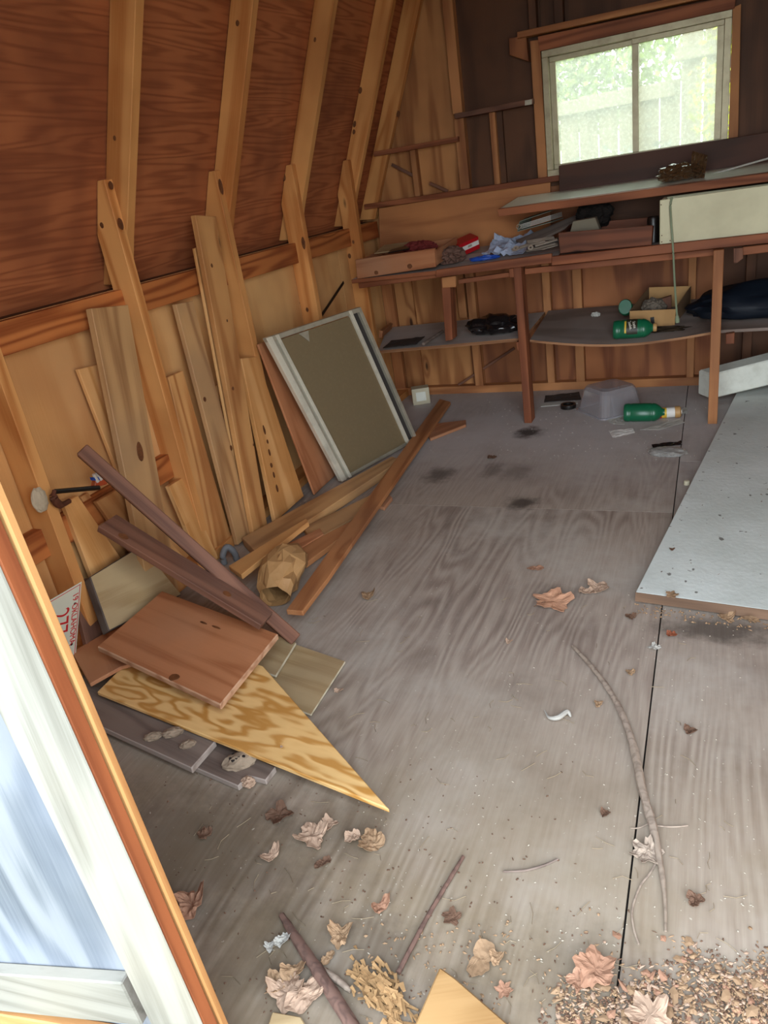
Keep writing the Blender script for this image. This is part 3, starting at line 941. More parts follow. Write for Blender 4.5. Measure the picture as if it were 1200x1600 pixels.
# two dark timbers leaning across
A, B = onx(128, 703, -1.60), onz(461, 999, 0.026)
o = beam('timber', A + (A - B).normalized() * 0.0, B, 0.040, 0.036, DARKWOOD, None, up=(0.5, -0.6, 0.6), bev=0.003)
tag(o, 'thin dark brown timber leaning diagonally, its foot on the floor', 'timber', 'dark timbers across the left wall')
D2 = [onx(153, 822, -1.585), onx(182, 803, -1.585), onz(427, 956, 0.155), onz(408, 977, 0.155)]
o = slab('timber', D2, 0.022, DARKWOOD, None, 0.002)
for q in ((193, 838, .016, .012), (355, 928, .014, .010)): knot(o, *q)
tag(o, 'wide dark plank with a knot, leaning below the thin dark timber', 'timber', 'dark timbers across the left wall')

# ------------------------------------------------------------------ metal framed pane
mBL, mBR = Vector((-1.540, 2.755, 0.012)), Vector((-1.366, 3.310, 0.012))
mv = Vector((-0.098, -0.225, 0.720))
mTL, mTR = mBL + mv, mBR + mv
eu, ev = (mBR - mBL), mv
en = eu.cross(ev).normalized()
if en.dot(EYE - mBL) < 0: en = -en
pane = tag(empty('storm_window', mBL), 'metal framed dusty pane leaning in the left back corner', 'window panel')


def mq(u0, u1, v0, v1, off=0.0):
    return [mBL + eu * u + ev * v + en * off for (u, v) in ((u0, v0), (u1, v0), (u1, v1), (u0, v1))]


slab('glass', mq(0.10, 0.86, 0.02, 0.965, 0.0), 0.004, SCREENGLASS, pane, 0)
slab('left_track', mq(0.0, 0.055, 0.0, 1.0, 0.012), 0.024, ALU_BRIGHT, pane, 0.0015)
slab('left_track', mq(0.060, 0.080, 0.0, 1.0, 0.006), 0.018, ALU, pane, 0.0015)
slab('left_track', mq(0.085, 0.115, 0.0, 1.0, 0.014), 0.024, ALU_BRIGHT, pane, 0.0015)
slab('top_rail', mq(0.0, 1.0, 0.972, 1.0, 0.010), 0.020, ALU, pane, 0.0015)
slab('bottom_rail', mq(0.115, 1.0, 0.0, 0.022, 0.008), 0.018, ALU, pane, 0.0015)
slab('sash_bar', mq(0.855, 0.885, 0.0, 1.0, 0.014), 0.024, ALU_BRIGHT, pane, 0.0015)
slab('right_track', mq(0.965, 1.0, 0.0, 1.0, 0.010), 0.022, ALU, pane, 0.0015)
slab('channel', mq(0.885, 0.965, 0.02, 0.975, -0.008), 0.003, DARKGREY, pane, 0)
slab('paper_flag', [mBL + eu * .30 + ev * .965 + en * .004, mBL + eu * .40 + ev * .965 + en * .004, mBL + eu * .36 + ev * .90 + en * .004], 0.0012, ALU, pane, 0)

# ------------------------------------------------------------------ planks on the floor, left
FG = 'loose planks on the floor below the metal framed pane'


def fplank(pts, z, th, mat, label, name='plank'):
    zs = z if isinstance(z, (list, tuple)) else [z] * len(pts)
    o = slab(name, [onz(p[0], p[1], zz) for p, zz in zip(pts, zs)], th, mat, None, 0.002)
    return tag(o, label, 'plank', FG)


fplank([(378, 840), (612, 713), (627, 718), (482, 813), (397, 860)], 0.040, 0.038, PINE_GREY, 'long greyed plank lying along the foot of the leaning boards')
fplank([(473, 824), (592, 767), (578, 795), (488, 846)], 0.022, 0.02, PINE_GREY, 'second greyed plank, half under the longest diagonal plank')
fplank([(448, 850), (500, 825), (506, 834), (466, 858)], 0.030, 0.018, REDBOARD, 'short reddish plank end just above the paper bag')
fplank([(462, 859), (548, 814), (566, 815), (477, 880)], 0.026, 0.022, FLOORPLANK, 'short pale plank from the paper bag to the longest plank')
fplank([(357, 884), (478, 810), (482, 815), (377, 898)], [0.09, 0.11, 0.11, 0.09], 0.02, PINE, 'narrow orange plank rising to a point left of the paper bag')
fplank([(660, 664), (728, 656), (728, 663), (672, 685)], 0.018, 0.016, REDBOARD, 'broken reddish plank end near the back corner')
fplank([(590, 790), (607, 771), (613, 777), (600, 793)], 0.018, 0.016, REDBOARD, 'tiny plank end sticking out under the middle of the longest plank')
fplank([(687, 623), (704, 628), (512, 903), (473, 955), (447, 953)], [0.026, 0.026, 0.062, 0.064, 0.064], 0.018, FLOORPLANK, 'longest plank, lying diagonally over the others towards the back corner')

# crumpled brown paper bag
def crushed_bag(mouth, tail, mat):
    ax = (tail - mouth)
    side = Vector((ax.y, -ax.x, 0)).normalized()
    rn = random.Random(6)
    prof = [(0.0, .052, .040), (.10, .060, .052), (.26, .070, .066), (.42, .074, .072), (.58, .070, .070), (.72, .064, .060), (.86, .052, .046), (1.0, .034, .016)]
    n, vs, fs = 16, [], []
    for inner in (0, 1):
        for i, (t_, w, h) in enumerate(prof):
            for k in range(n):
                a = 2 * math.pi * (k + .5 * (i % 2)) / n
                fold = 1 + .20 * noise.noise(Vector((math.cos(a) * 2.1, math.sin(a) * 2.1, t_ * 5.0))) + (.07 if k % 3 == i % 3 else -.05)
                fold -= .05 * inner if t_ < .6 else .12 * inner
                p = mouth + ax * (t_ + (.05 * inner if i == 0 else 0)) + side * (w * math.cos(a) * fold) + Vector((0, 0, h * (.95 + math.sin(a) * fold)))
                p.z = max(.003 + .002 * inner, p.z)
                vs.append(p)
    m = len(prof)
    T = m * n
    for i in range(m - 1):
        for k in range(n):
            k2 = (k + 1) % n
            q = (i * n + k, i * n + k2, (i + 1) * n + k2, (i + 1) * n + k)
            if (i + k) % 2: fs += [(q[0], q[1], q[2]), (q[0], q[2], q[3])]
            else: fs += [(q[0], q[1], q[3]), (q[1], q[2], q[3])]
            fs.append(tuple(T + x for x in reversed(q)))
    for k in range(n): fs.append((k, T + k, T + (k + 1) % n, (k + 1) % n))
    fs.append(tuple(T - n + k for k in range(n)))
    fs.append(tuple(2 * T - n + k for k in reversed(range(n))))
    return build('paper_bag', vs, fs, mat, Matrix.Translation((mouth + tail) / 2), None, 0, 1, False)


o = crushed_bag(onz(432, 948, 0.0), onz(468, 874, 0.0), PAPERBAG)
tag(o, 'crumpled brown paper bag lying among the planks', 'paper bag')
# grey rubber hose loop behind
hc = onz(358, 872, 0.02)
o = tube('hose_loop', smooth_path([hc + Vector((-0.016, -0.016, -.018)), hc + Vector((-0.015, -0.012, 0.02)), hc + Vector((0, 0.004, 0.045)), hc + Vector((0.016, 0.016, 0.02)), hc + Vector((0.018, 0.02, -.018))], 5), 0.0125, GREYHOSE, None, 10)
tag(o, 'grey rubber loop standing behind the thin dark timber', 'hose')

# ------------------------------------------------------------------ board pile bottom left
PG = 'board offcuts in the low pile at left'


def pile(pts, z, th, mat, label, name='offcut', along=None, edge=None):
    zs = z if isinstance(z, (list, tuple)) else [z] * len(pts)
    o = slab(name, [onz(p[0], p[1], zz) for p, zz in zip(pts, zs)], th, mat, None, 0.002, along=along)
    if edge: edge_mat(o, edge)
    return tag(o, label, 'board', PG)


pile([(372, 1228), (388, 1212), (415, 1219), (431, 1198), (250, 1120), (190, 1150)], 0.018, 0.016, GREYWOOD, 'notched dark grey board lowest in the pile, beside the big mud nest', edge=CUTGREY)
pile([(120, 1062), (163, 1077), (337, 1157), (299, 1200), (120, 1118)], 0.038, 0.018, GREYWOOD, 'dark grey plank carrying three small mud nests', edge=CUTGREY)
pile([(540, 1033), (486, 1117), (330, 1060), (400, 985)], 0.010, 0.006, PLY_TAN, 'tan plywood sheet lowest on the right of the pile', edge=PLYEDGE)
pile([(463, 1004), (431, 1056), (320, 1020), (350, 960)], 0.022, 0.008, PLY_TAN, 'small grey plywood corner between the thick red board and tan sheet', edge=PLYEDGE)
tri = pile([(608, 1263), (411, 1041), (250, 985), (189, 1043), (152, 1082)], [0.045, 0.058, 0.07, 0.068, 0.062], 0.012, PLY_GOLD, 'pointed golden plywood piece with bold grain')
pile([(112, 1018), (250, 940), (300, 1010), (189, 1043), (140, 1068)], [0.085, 0.10, 0.09, 0.078, 0.078], 0.012, REDBOARD, 'pinkish board mostly hidden under the thick red board')
O1 = [onz(253, 922, 0.150), onz(435, 991, 0.105), onz(344, 1100, 0.105), onz(152, 1011, 0.140)]
o = edge_mat(slab('offcut', O1, 0.019, REDBOARD, None, 0.003), wood('pale_red_end', '#bd9678', '#94684c', rings=8, sx=4, sy=8))
for q in ((272, 1058, .016, .014), (318, 973, .016, .004), (338, 980, .018, .004)): knot(o, *q)
tag(o, 'thick square cut red board with a knot on top of the pile', 'board', PG)


def nest(px, py, z, r, label, seed, holes=0):
    c = onz(px, py, z)
    root = crumple('mud_nest', c + Vector((0, 0, r * 0.25)), (r * 1.3, r * 0.75, r * 0.6), MUD, seed=seed, amp=0.18, freq=2.4, floor=z - 0.001, rot=0.6, sub=3)
    tag(root, label, 'wasp nest', 'mud dauber nests on the dark boards')
    rn = random.Random(seed)
    for k in range(holes):
        a = Vector((rn.uniform(-.7, .7) * r, rn.uniform(-.4, .4) * r, 0))
        hz = r * (.25 + .62 * math.sqrt(max(.05, 1 - (a.x / (1.3 * r)) ** 2 - (a.y / (.75 * r)) ** 2)))
        M = Matrix.Translation(c + Matrix.Rotation(.6, 3, 'Z') @ a + Vector((0, 0, hz)))
        lathe('nest_hole', [(0.0005, 0.0), (0.003, 0.0006), (0.0034, 0.0), (0.003, -0.004)], M, MUDHOLE, root, 8)
    return root


nest(240, 1153, 0.039, 0.018, 'leftmost small mud nest on the dark grey plank', 1)
nest(271, 1147, 0.039, 0.020, 'middle small mud nest on the dark grey plank', 2)
nest(294, 1165, 0.039, 0.016, 'small mud nest nearest the plank end', 3)
nest(376, 1193, 0.019, 0.032, 'largest mud nest, pitted with holes, beside the golden plywood', 4, 10)
c = onx(62, 781, -1.712)
o = crumple('mud_nest', c, (0.010, 0.026, 0.036), plain('pale_mud', '#b0a088', 0.95, 0, 0.1, 0.15, 40, '#7c7060', 0.4, 0.5), seed=9, amp=0.15, sub=3)
tag(o, 'pale lump of mud stuck on a stud at far left', 'wasp nest')
c = onz(388, 1222, 0.012)
o = crumple('leaf_curl', c, (0.016, 0.013, 0.012), LEAF_PALE, seed=12, amp=0.4, floor=0.001, sub=3)
tag(o, 'small pale curl at the notch of the lowest dark board', 'leaf')

# licence plate ---------------------------------------------------------------------------
pc = onx(127.8, 909, -1.60)
pu = Vector((-0.42, -0.04, -0.90)).normalized()
pv = -(onx(74.7, 935, -1.60) - pc)
pv = (pv - pu * pv.dot(pu)).normalized()             # towards the top of the plate
pn = pu.cross(pv)
if pn.dot(EYE - pc) < 0: pn = -pn
PL, PH = 0.285, 0.150
plate = slab('license_plate', [pc, pc + pu * PL, pc + pu * PL - pv * PH, pc - pv * PH], 0.0015, PLATEPAINT, None, 0.0004, along=pu)
tag(plate, 'pale Oklahoma licence plate with red lettering leaning beside the door leaf', 'licence plate')


def pM(u, v, off=0.0006):                            # u along the text, v up the plate, from the lower left
    return frame(pc + pu * u + pv * (v - PH) + pn * off, pu, pn)


lettering('state_lettering', 'OKLAHOMA', 0.029, pM(0.146, PH - 0.021), LETTERRED, plate, sx=0.98)
lettering('year_lettering', '19', 0.029, pM(0.042, PH - 0.021), LETTERRED, plate)
lettering('number_lettering', '277', 0.076, pM(0.112, 0.080), LETTERRED, plate, sx=0.86)
bw = 0.0022
for (u0, u1, v0, v1) in ((.005, PL - .005, PH - .007, PH - .007 + bw), (.005, PL - .005, .005, .005 + bw), (.005, .005 + bw, .005, PH - .005), (PL - .007, PL - .007 + bw, .005, PH - .005)):
    slab('border_line', [pc + pu * a + pv * (b - PH) + pn * .0005 for (a, b) in ((u0, v0), (u1, v0), (u1, v1), (u0, v1))], 0.0004, LETTERRED, plate, 0)
for u in (0.068, 0.226):
    lathe('bolt_hole', [(0.0005, 0.0004), (0.0042, 0.0004), (0.0042, -0.0002)], frame(pc + pu * u - pv * 0.021 + pn * 0.0006, pu, pn), MUDHOLE, plate, 12)

# black handled tool and packet on the low blocking ------------------------------------------
tool = tag(empty('pry_tool', onx(88, 772, -1.70)), 'black rod with a rusty flat end lying on the wall blocking', 'tool')
ta, tb = onx(86, 768, -1.690), onx(154, 762, -1.700)
tube('rod', [ta, tb], 0.0075, BLACK, tool, 10)
tube('flat_end', smooth_path([ta + Vector((0, 0, 0.004)), onx(84, 778, -1.69), onx(94, 789, -1.70), onx(108, 783, -1.715)], 4), [0.006] * 3 + [0.012] * 6 + [0.008] * 4, RUST, tool, 8)
pk = tag(empty('packet', onx(158, 752, -1.70)), 'small white blue and orange packet beside the black rod', 'packet')
slab('wrapper', [onx(148, 762, -1.70), onx(168, 757, -1.70), onx(170, 748, -1.70), onx(150, 750, -1.70)], 0.018, plain('orange_print', '#b8502c', 0.4, 0, 0.4, 0.1, 60, '#3c7a4a', 0.9), pk, 0.002)
slab('wrapper_band', [onx(148, 751, -1.697), onx(157, 750, -1.697), onx(155, 745, -1.697), onx(146, 746, -1.697)], 0.016, BLUE, pk, 0.001)
for (x0, y0) in ((146, 741), (151, 738)):
    tube('spout', [onx(x0, y0, -1.699), onx(x0 + 7, y0 + 12, -1.699)], 0.0055, WHITECARD, pk, 8)

# ------------------------------------------------------------------ workbench
bench = tag(empty('workbench', (-0.4, 3.6, 0)), 'rough wooden workbench with a sagging lower shelf along the back wall', 'workbench')


def tilt_top(x0, x1, y0, y1, zf, zb, th, mat, name='bench_board'):
    return edge_mat(slab(name, [(x0, y0, zf), (x1, y0, zf), (x1, y1, zb), (x0, y1, zb)], th, mat, bench, 0.002, away=Vector((0, 2, 9)), along=Vector((1, 0, 0))), BENCH)


BT = lambda y: 0.797 + (y - 3.55) / 0.58 * 0.034      # height of the bench top at depth y
tilt_top(-1.71, -0.66, 3.56, 3.74, BT(3.56), BT(3.74), 0.02, SHELFDUST)
tilt_top(-1.71, -0.66, 3.743, 3.94, BT(3.743), BT(3.94), 0.02, SHELFDUST)
tilt_top(-1.71, -0.66, 3.943, YB - .014, BT(3.943), BT(YB), 0.02, SHELFDUST)
tilt_top(-0.657, 0.95, 3.56, 3.84, BT(3.56), BT(3.84), 0.02, SHELFPLY)
tilt_top(-0.657, 0.95, 3.843, YB - .014, BT(3.843), BT(YB), 0.02, SHELFPLY)
slab('front_rail', [ony(681, 422, 3.545), ony(862, 396, 3.545), ony(862, 411, 3.545), ony(681, 434, 3.545)], 0.020, BENCH, bench, 0.002)
slab('front_rail', [ony(559, 438, 3.585), ony(684, 421, 3.585), ony(684, 434, 3.585), ony(561, 451, 3.585)], 0.03, BENCH, bench, 0.002)
slab('front_rail', [ony(862, 401, 3.545), ony(1260, 358, 3.545), ony(1262, 373, 3.545), ony(862, 415, 3.545)], 0.030, BENCH, bench, 0.002)
slab('under_rail', [ony(716, 437, 3.60), ony(800, 425, 3.60), ony(800, 432, 3.60), ony(716, 444, 3.60)], 0.03, BENCH, bench, 0.002)
slab('under_rail', [ony(820, 420, 3.60), ony(1131, 387, 3.60), ony(1131, 398, 3.60), ony(820, 429, 3.60)], 0.03, BENCH, bench, 0.002)
slab('under_rail', [ony(1160, 386, 3.60), ony(1290, 371, 3.60), ony(1290, 383, 3.60), ony(1160, 399, 3.60)], 0.03, BENCH, bench, 0.002)
PX1 = ony(812, 500, 3.59).x
box('post', -0.867, -0.829, 3.57, 3.655, 0.0, 0.776, BENCH, bench, 0.002)
box('post', -0.002, 0.038, 3.515, 3.56, 0.0, 0.765, BACKSTUD, bench, 0.002)
box('post', 0.86, 0.90, 3.53, 3.57, 0.0, 0.765, BENCH, bench, 0.002)
slab('short_post', [ony(689, 436, 3.61), ony(703, 434, 3.61), ony(707, 531, 3.61), ony(696, 533, 3.61)], 0.085, BENCH, bench, 0.002)
slab('cleat', [ony(690, 434, 3.60), ony(712, 431, 3.60), ony(712, 449, 3.60), ony(691, 450, 3.60)], 0.03, BACKSTUD, bench, 0.002)
slab('cleat', [ony(795, 420, 3.575), ony(808, 418, 3.575), ony(809, 433, 3.575), ony(796, 434, 3.575)], 0.05, BENCH, bench, 0.002)
slab('cleat', [ony(806, 535, 3.58), ony(818, 533, 3.58), ony(819, 547, 3.58), ony(808, 548, 3.58)], 0.05, BENCH, bench, 0.002)
slab('cleat', [ony(1134, 522, 3.59), ony(1148, 520, 3.59), ony(1147, 537, 3.59), ony(1134, 538, 3.59)], 0.05, BENCH, bench, 0.002)
slab('gusset', [ony(1146, 388, 3.565), ony(1161, 387, 3.565), ony(1161, 404, 3.565), ony(1152, 411, 3.565), ony(1146, 411, 3.565)], 0.02, DARKWOOD, bench, 0.002)
# lower shelf, left sheet flat and right sheet sagging
ls_l = edge_mat(slab('lower_shelf', [ony(591, 549, 3.64), ony(818, 527, 3.64), (-0.845, YB - .004, 0.447), (-1.80, YB - .004, 0.432)], 0.016, SHELFDUST, bench, 0.001, away=Vector((0, 2, 9)), along=Vector((1, 0, 0))), SHELFEDGE)


def sag_shelf(x0, x1, y0, y1, zl, zr, zb, sag, th):
    n, m = 24, 6
    vs, fs = [], []
    for s in (0, 1):
        for i in range(n + 1):
            for j in range(m + 1):
                u, v = i / n, j / m
                x, y = x0 + (x1 - x0) * u, y0 + (y1 - y0) * v
                z = (zl + (zr - zl) * u) * (1 - v) + zb * v - sag * math.sin(math.pi * u) * (1 - v) ** 1.3
                vs.append((x, y, z - s * th))
    N = m + 1
    T = (n + 1) * N
    for i in range(n):
        for j in range(m):
            q = (i * N + j, (i + 1) * N + j, (i + 1) * N + j + 1, i * N + j + 1)
            fs += [q, tuple(T + k for k in reversed(q))]
        fs += [(i * N, (i + 1) * N, T + (i + 1) * N, T + i * N), (i * N + m, (i + 1) * N + m, T + (i + 1) * N + m, T + i * N + m)]
    for j in range(m):
        fs += [(j, j + 1, T + j + 1, T + j), (n * N + j, n * N + j + 1, T + n * N + j + 1, T + n * N + j)]
    return edge_mat(build('lower_shelf', vs, fs, SHELFPLY, Matrix.Translation(((x0 + x1) / 2, (y0 + y1) / 2, zl)), bench), SHELFEDGE)


zL, zR = ony(828, 531, 3.64).z, ony(1124, 517, 3.64).z
sag_shelf(-0.826, 0.02, 3.64, YB - .004, zL, zR, 0.455, 0.040, 0.011)
slab('lower_shelf', [(0.024, 3.62, 0.405), (0.95, 3.62, 0.40), (0.95, YB - .004, 0.44), (0.024, YB - .004, 0.45)], 0.014, SHELFPLY, bench, 0.001, away=Vector((0, 2, 9)), along=Vector((1, 0, 0)))


def ls_z(x, y):      # lower shelf surface height
    if x < -0.845: return 0.425 + (y - 3.64) / 0.5 * 0.018
    u = min(1, max(0, (x + 0.826) / 0.846))
    v = min(1, max(0, (y - 3.64) / 0.5))
    return (zL + (zR - zL) * u) * (1 - v) + 0.455 * v - 0.040 * math.sin(math.pi * u) * (1 - v) ** 1.3


# ------------------------------------------------------------------ upper shelf
uL, uR = ony(777, 325, 3.74), ony(1205, 270.5, 3.74)
ub = ony(789, 313, 4.09).z
k = (0.95 - uL.x) / (uR.x - uL.x)
uR2 = uL + (uR - uL) * k
shelf = slab('wall_shelf', [uL, uR2, (0.95, 4.09, ub + 0.012), (uL.x + .02, 4.09, ub)], 0.034, BENCH, None, 0.002, away=Vector((0, 2, 9)), along=Vector((1, 0, 0)))
tag(shelf, 'long wooden shelf board below the window with its top coloured pale for the reflection', 'shelf')
slab('reflection_top', [uL + Vector((.006, .008, .0006)), uR2 + Vector((-.006, .008, .0006)), (0.944, 4.085, ub + 0.0128), (uL.x + .026, 4.085, ub + .0006)], 0.001, plain('shelf_reflection', '#d2d2c2', 0.28, 0, 0.5, 0.08, 10, '#a8a890', 0.5), shelf, 0, away=Vector((0, 2, 9)), along=Vector((1, 0, 0)))  # pale layer puts the window's reflection into the colour of the top


def us_z(y): return uL.z + (ub - uL.z) * (y - 3.74) / 0.35


o = slab('plank', [ony(873, 259, 4.075), ony(1320, 187, 4.075), ony(1322, 233, 4.075), ony(874, 304, 4.075)], 0.02, SMOKY, None, 0.002)
tag(o, 'long dark brown plank standing on the shelf across the window bottom', 'plank')
# brown clear film and a thin white rod on the shelf
bx = ony(1066, 285, 3.86)
o = crumple('plastic_wrap', (bx.x - 0.015, 3.86, us_z(3.86) + 0.030), (0.088, 0.05, 0.040), AMBERBAG, seed=21, amp=0.25, freq=1.6, floor=us_z(3.86) + .002, sub=4)
tag(o, 'crumpled brownish clear film bundle on the shelf below the window', 'plastic wrap')
fl = sheet('film_flap', [ony(1076, 288, 3.86), ony(1100, 282, 3.86), ony(1106, 243, 3.87), ony(1082, 236, 3.87)], AMBERBAG, 0.03, 8, 3, 0.001, o)
ra, rb = ony(1100, 276, 3.95), ony(1290, 222, 3.98)
o = tube('rod', [ra, rb], 0.004, PAPER, None, 8)
tag(o, 'thin pale rod lying on the shelf right of the brown film', 'rod')

# cream painted box board on the bench -------------------------------------------------------
cr = tag(empty('cream_cabinet', ony(1031, 383, 3.575)), 'cream painted low cabinet on the bench under the shelf', 'cabinet')
q = [ony(1031, 313, 3.575), ony(1031, 382.5, 3.575)]
x0, zt, zb = q[0].x, q[0].z, BT(3.575) + 0.004
slab('front_panel', [(x0, 3.575, zt), (0.86, 3.575, zt + .01), (0.86, 3.575, zb), (x0, 3.575, zb)], 0.016, CREAM, cr, 0.0015)
box('side_panel', x0 + .002, x0 + .018, 3.592, 3.80, zb + .014, zt - .004, CREAM, cr, 0.0015)
box('back_panel', x0 + .002, 0.86, 3.801, 3.812, zb + .016, zt - .004, CREAM, cr, 0.0015)
box('side_panel', 0.84, 0.856, 3.592, 3.80, zb + .014, zt - .004, CREAM, cr, 0.0015)
for (px, py) in ((1033, 320), (1034, 368), (1034, 378), (1047, 376)):
    M = frame(ony(px, py, 3.5735), (1, 0, 0), (0, -1, 0))
    lathe('nail', [(0.0004, 0.002), (0.002, 0.0018), (0.0024, 0.0008), (0.002, -0.001)], M, RUST, cr, 8)
# sage green cord hanging over it
pts = [ony(1050, 308, 3.566), ony(1047.5, 322, 3.560), ony(1048.5, 345, 3.560), ony(1050.5, 372, 3.556), ony(1052, 395, 3.535), ony(1053.5, 430, 3.56), ony(1056, 470, 3.60), ony(1058, 494, 3.62)]
cord = tag(empty('power_cord', pts[0]), 'sage green power cord hanging down over the cream cabinet', 'cord')
tube('cable', smooth_path(pts, 6), 0.0045, CORDGREEN, cord, 8)
tube('plug', [ony(1058, 493, 3.62), ony(1058.2, 499, 3.62), ony(1058.5, 504, 3.62)], [0.006, 0.0105, 0.0095], CORDGREEN, cord, 8)

# ------------------------------------------------------------------ drawers on the bench


def drawer(name, label, fpts, yf, depth, mat, h=None):
    root = tag(empty(name, fpts[3]), label, 'drawer')
    slab('front', fpts, 0.018, mat, root, 0.002)   # first child
    bl, br = fpts[3] + Vector((0, .018, 0)), fpts[2] + Vector((0, .018, 0))
    tl, tr = fpts[0] + Vector((0, .018, 0)), fpts[1] + Vector((0, .018, 0))
    dz = depth / 0.58 * 0.034
    D = Vector((0, depth, dz))
    for (t, b, s) in ((tl, bl, 1), (tr, br, -1)):
        S = Vector((s * 0.012, 0, 0))
        t2 = t - Vector((0, 0, 0.012))
        b2 = b + Vector((0, 0, 0.004))
        vs = [t2, t2 + D, b2 + D, b2, t2 + S, t2 + D + S, b2 + D + S, b2 + S]
        build('side', vs, [(0, 1, 2, 3), (7, 6, 5, 4), (0, 4, 5, 1), (3, 2, 6, 7), (1, 5, 6, 2), (0, 3, 7, 4)], mat, frame(sum(vs, Vector()) / 8, (0, 1, 0), (1, 0, 0)), root, 0.001)
    slab('back', [p + D + Vector((0, .001, 0)) for p in (tl - Vector((0, 0, .012)), tr - Vector((0, 0, .012)), br + Vector((0, 0, .004)), bl + Vector((0, 0, .004)))], 0.012, mat, root, 0.001)
    slab('base', [bl + Vector((.013, .001, .012)), br + Vector((-.013, .001, .012)), br + D + Vector((-.013, -.014, .012)), bl + D + Vector((.013, -.014, .012))], 0.005, mat, root, 0, away=Vector((0, 2, 9)))
    return root


d1 = drawer('drawer', 'orange pine drawer box with two knots at the left end of the bench', [ony(555, 406, 3.54), ony(679, 388, 3.54), ony(681, 417, 3.54), ony(558, 436, 3.54)], 3.54, 0.34, REDBOARD)
d2 = drawer('drawer', 'dark wooden drawer box in the middle of the bench', [ony(872, 364, 3.58), ony(1020, 352, 3.58), ony(1018, 383, 3.58), ony(875, 396, 3.58)], 3.58, 0.30, DRAWERDARK)
for q in ((588, 426, .012, .011), (640, 416, .014, .013)): knot([c_ for c_ in d1.children if c_.name.startswith('front')][0], *q)
# contents of the left drawer
zc = BT(3.7) + 0.05
o = crumple('rag', Vector((ony(655, 385, 3.72).x, 3.72, zc + 0.035)), (0.085, 0.06, 0.038), REDCLOTH, seed=5, amp=0.32, freq=1.8, sub=4)
tag(o, 'maroon cloth bunched in the orange pine drawer', 'rag')
o = slab('board', [ony(585, 396, 3.66), ony(634, 388, 3.66), ony(640, 378, 3.78), ony(600, 382, 3.78)], 0.006, PLY_TAN, None, 0.001)
tag(o, 'pale flat scrap lying across the orange pine drawer', 'board')
o = slab('board', [ony(606, 394, 3.60), ony(640, 388, 3.60), ony(634, 384, 3.70), ony(612, 389, 3.70)], 0.006, BLACK, None, 0.001)
tag(o, 'black flat piece beside the maroon cloth', 'scrap')
# brown rag spilling out at the right of it
o = crumple('rag', Vector((ony(704, 402, 3.70).x, 3.72, BT(3.72) + 0.036)), (0.062, 0.085, 0.042), BROWNCLOTH, seed=8, amp=0.28, freq=1.6, floor=BT(3.72) + .002, sub=4)
tag(o, 'brown rag heaped between the pine drawer and the red box', 'rag')
# red and white box
rb_ = tag(empty('carton', ony(720, 402, 3.86)), 'small red carton with a white band standing on the bench', 'carton')
e0 = ony(720, 402, 3.86)
ex = (ony(750, 388, 3.97) - e0)
ez = Vector((-0.012, 0.01, 0.0))
eh = ony(717, 383, 3.87) - e0
ew = ony(708, 396, 3.95) - e0
def rq(u0, u1, v0, v1, off=0.0):
    n_ = ex.cross(eh).normalized()
    if n_.dot(EYE - e0) < 0: n_ = -n_
    return [e0 + ex * u + eh * v + n_ * off for (u, v) in ((u0, v0), (u1, v0), (u1, v1), (u0, v1))]
vs = [e0, e0 + ex, e0 + ex + eh, e0 + eh]
vs = vs + [v + ew for v in vs]
build('carton_body', vs, [(0, 1, 2, 3), (4, 7, 6, 5), (0, 4, 5, 1), (1, 5, 6, 2), (2, 6, 7, 3), (3, 7, 4, 0)], REDBOX, Matrix.Translation(e0), rb_, 0.001)
slab('white_band', rq(0.02, 0.98, 0.36, 0.72, 0.0008), 0.0006, WHITECARD, rb_, 0)
slab('grey_print', rq(0.42, 0.62, 0.46, 0.64, 0.0014), 0.0005, ALU, rb_, 0)
slab('side_band', [e0 + ew * .1 + eh * .15 - ex * .004, e0 + ew * .55 + eh * .15 - ex * .004, e0 + ew * .55 + eh * .35 - ex * .004, e0 + ew * .1 + eh * .35 - ex * .004], 0.0005, WHITECARD, rb_, 0)
# bluish white plastic bag, blue piece
zb_ = lambda y: BT(y) + .006
o = sheet('plastic_bag', [(ony(752, 390, 3.72).x, 3.72, zb_(3.72)), (ony(820, 386, 3.72).x, 3.73, zb_(3.73)), (ony(846, 360, 4.02).x, 4.04, zb_(4.04) + .02), (ony(775, 365, 4.02).x, 4.04, zb_(4.04) + .035)], BAGWHITE, 0.050, 14, 15, 0.002)
tag(o, 'crumpled bluish white plastic bag on the bench right of the red carton', 'plastic bag')
o = crumple('plastic_bag', Vector((ony(757, 394, 3.70).x, 3.70, BT(3.70) + 0.010)), (0.07, 0.028, 0.013), BLUE, seed=17, amp=0.3, floor=BT(3.70) + .001, sub=3, rot=0.15)
tag(o, 'strip of bright blue plastic in front of the white bag', 'plastic bag')
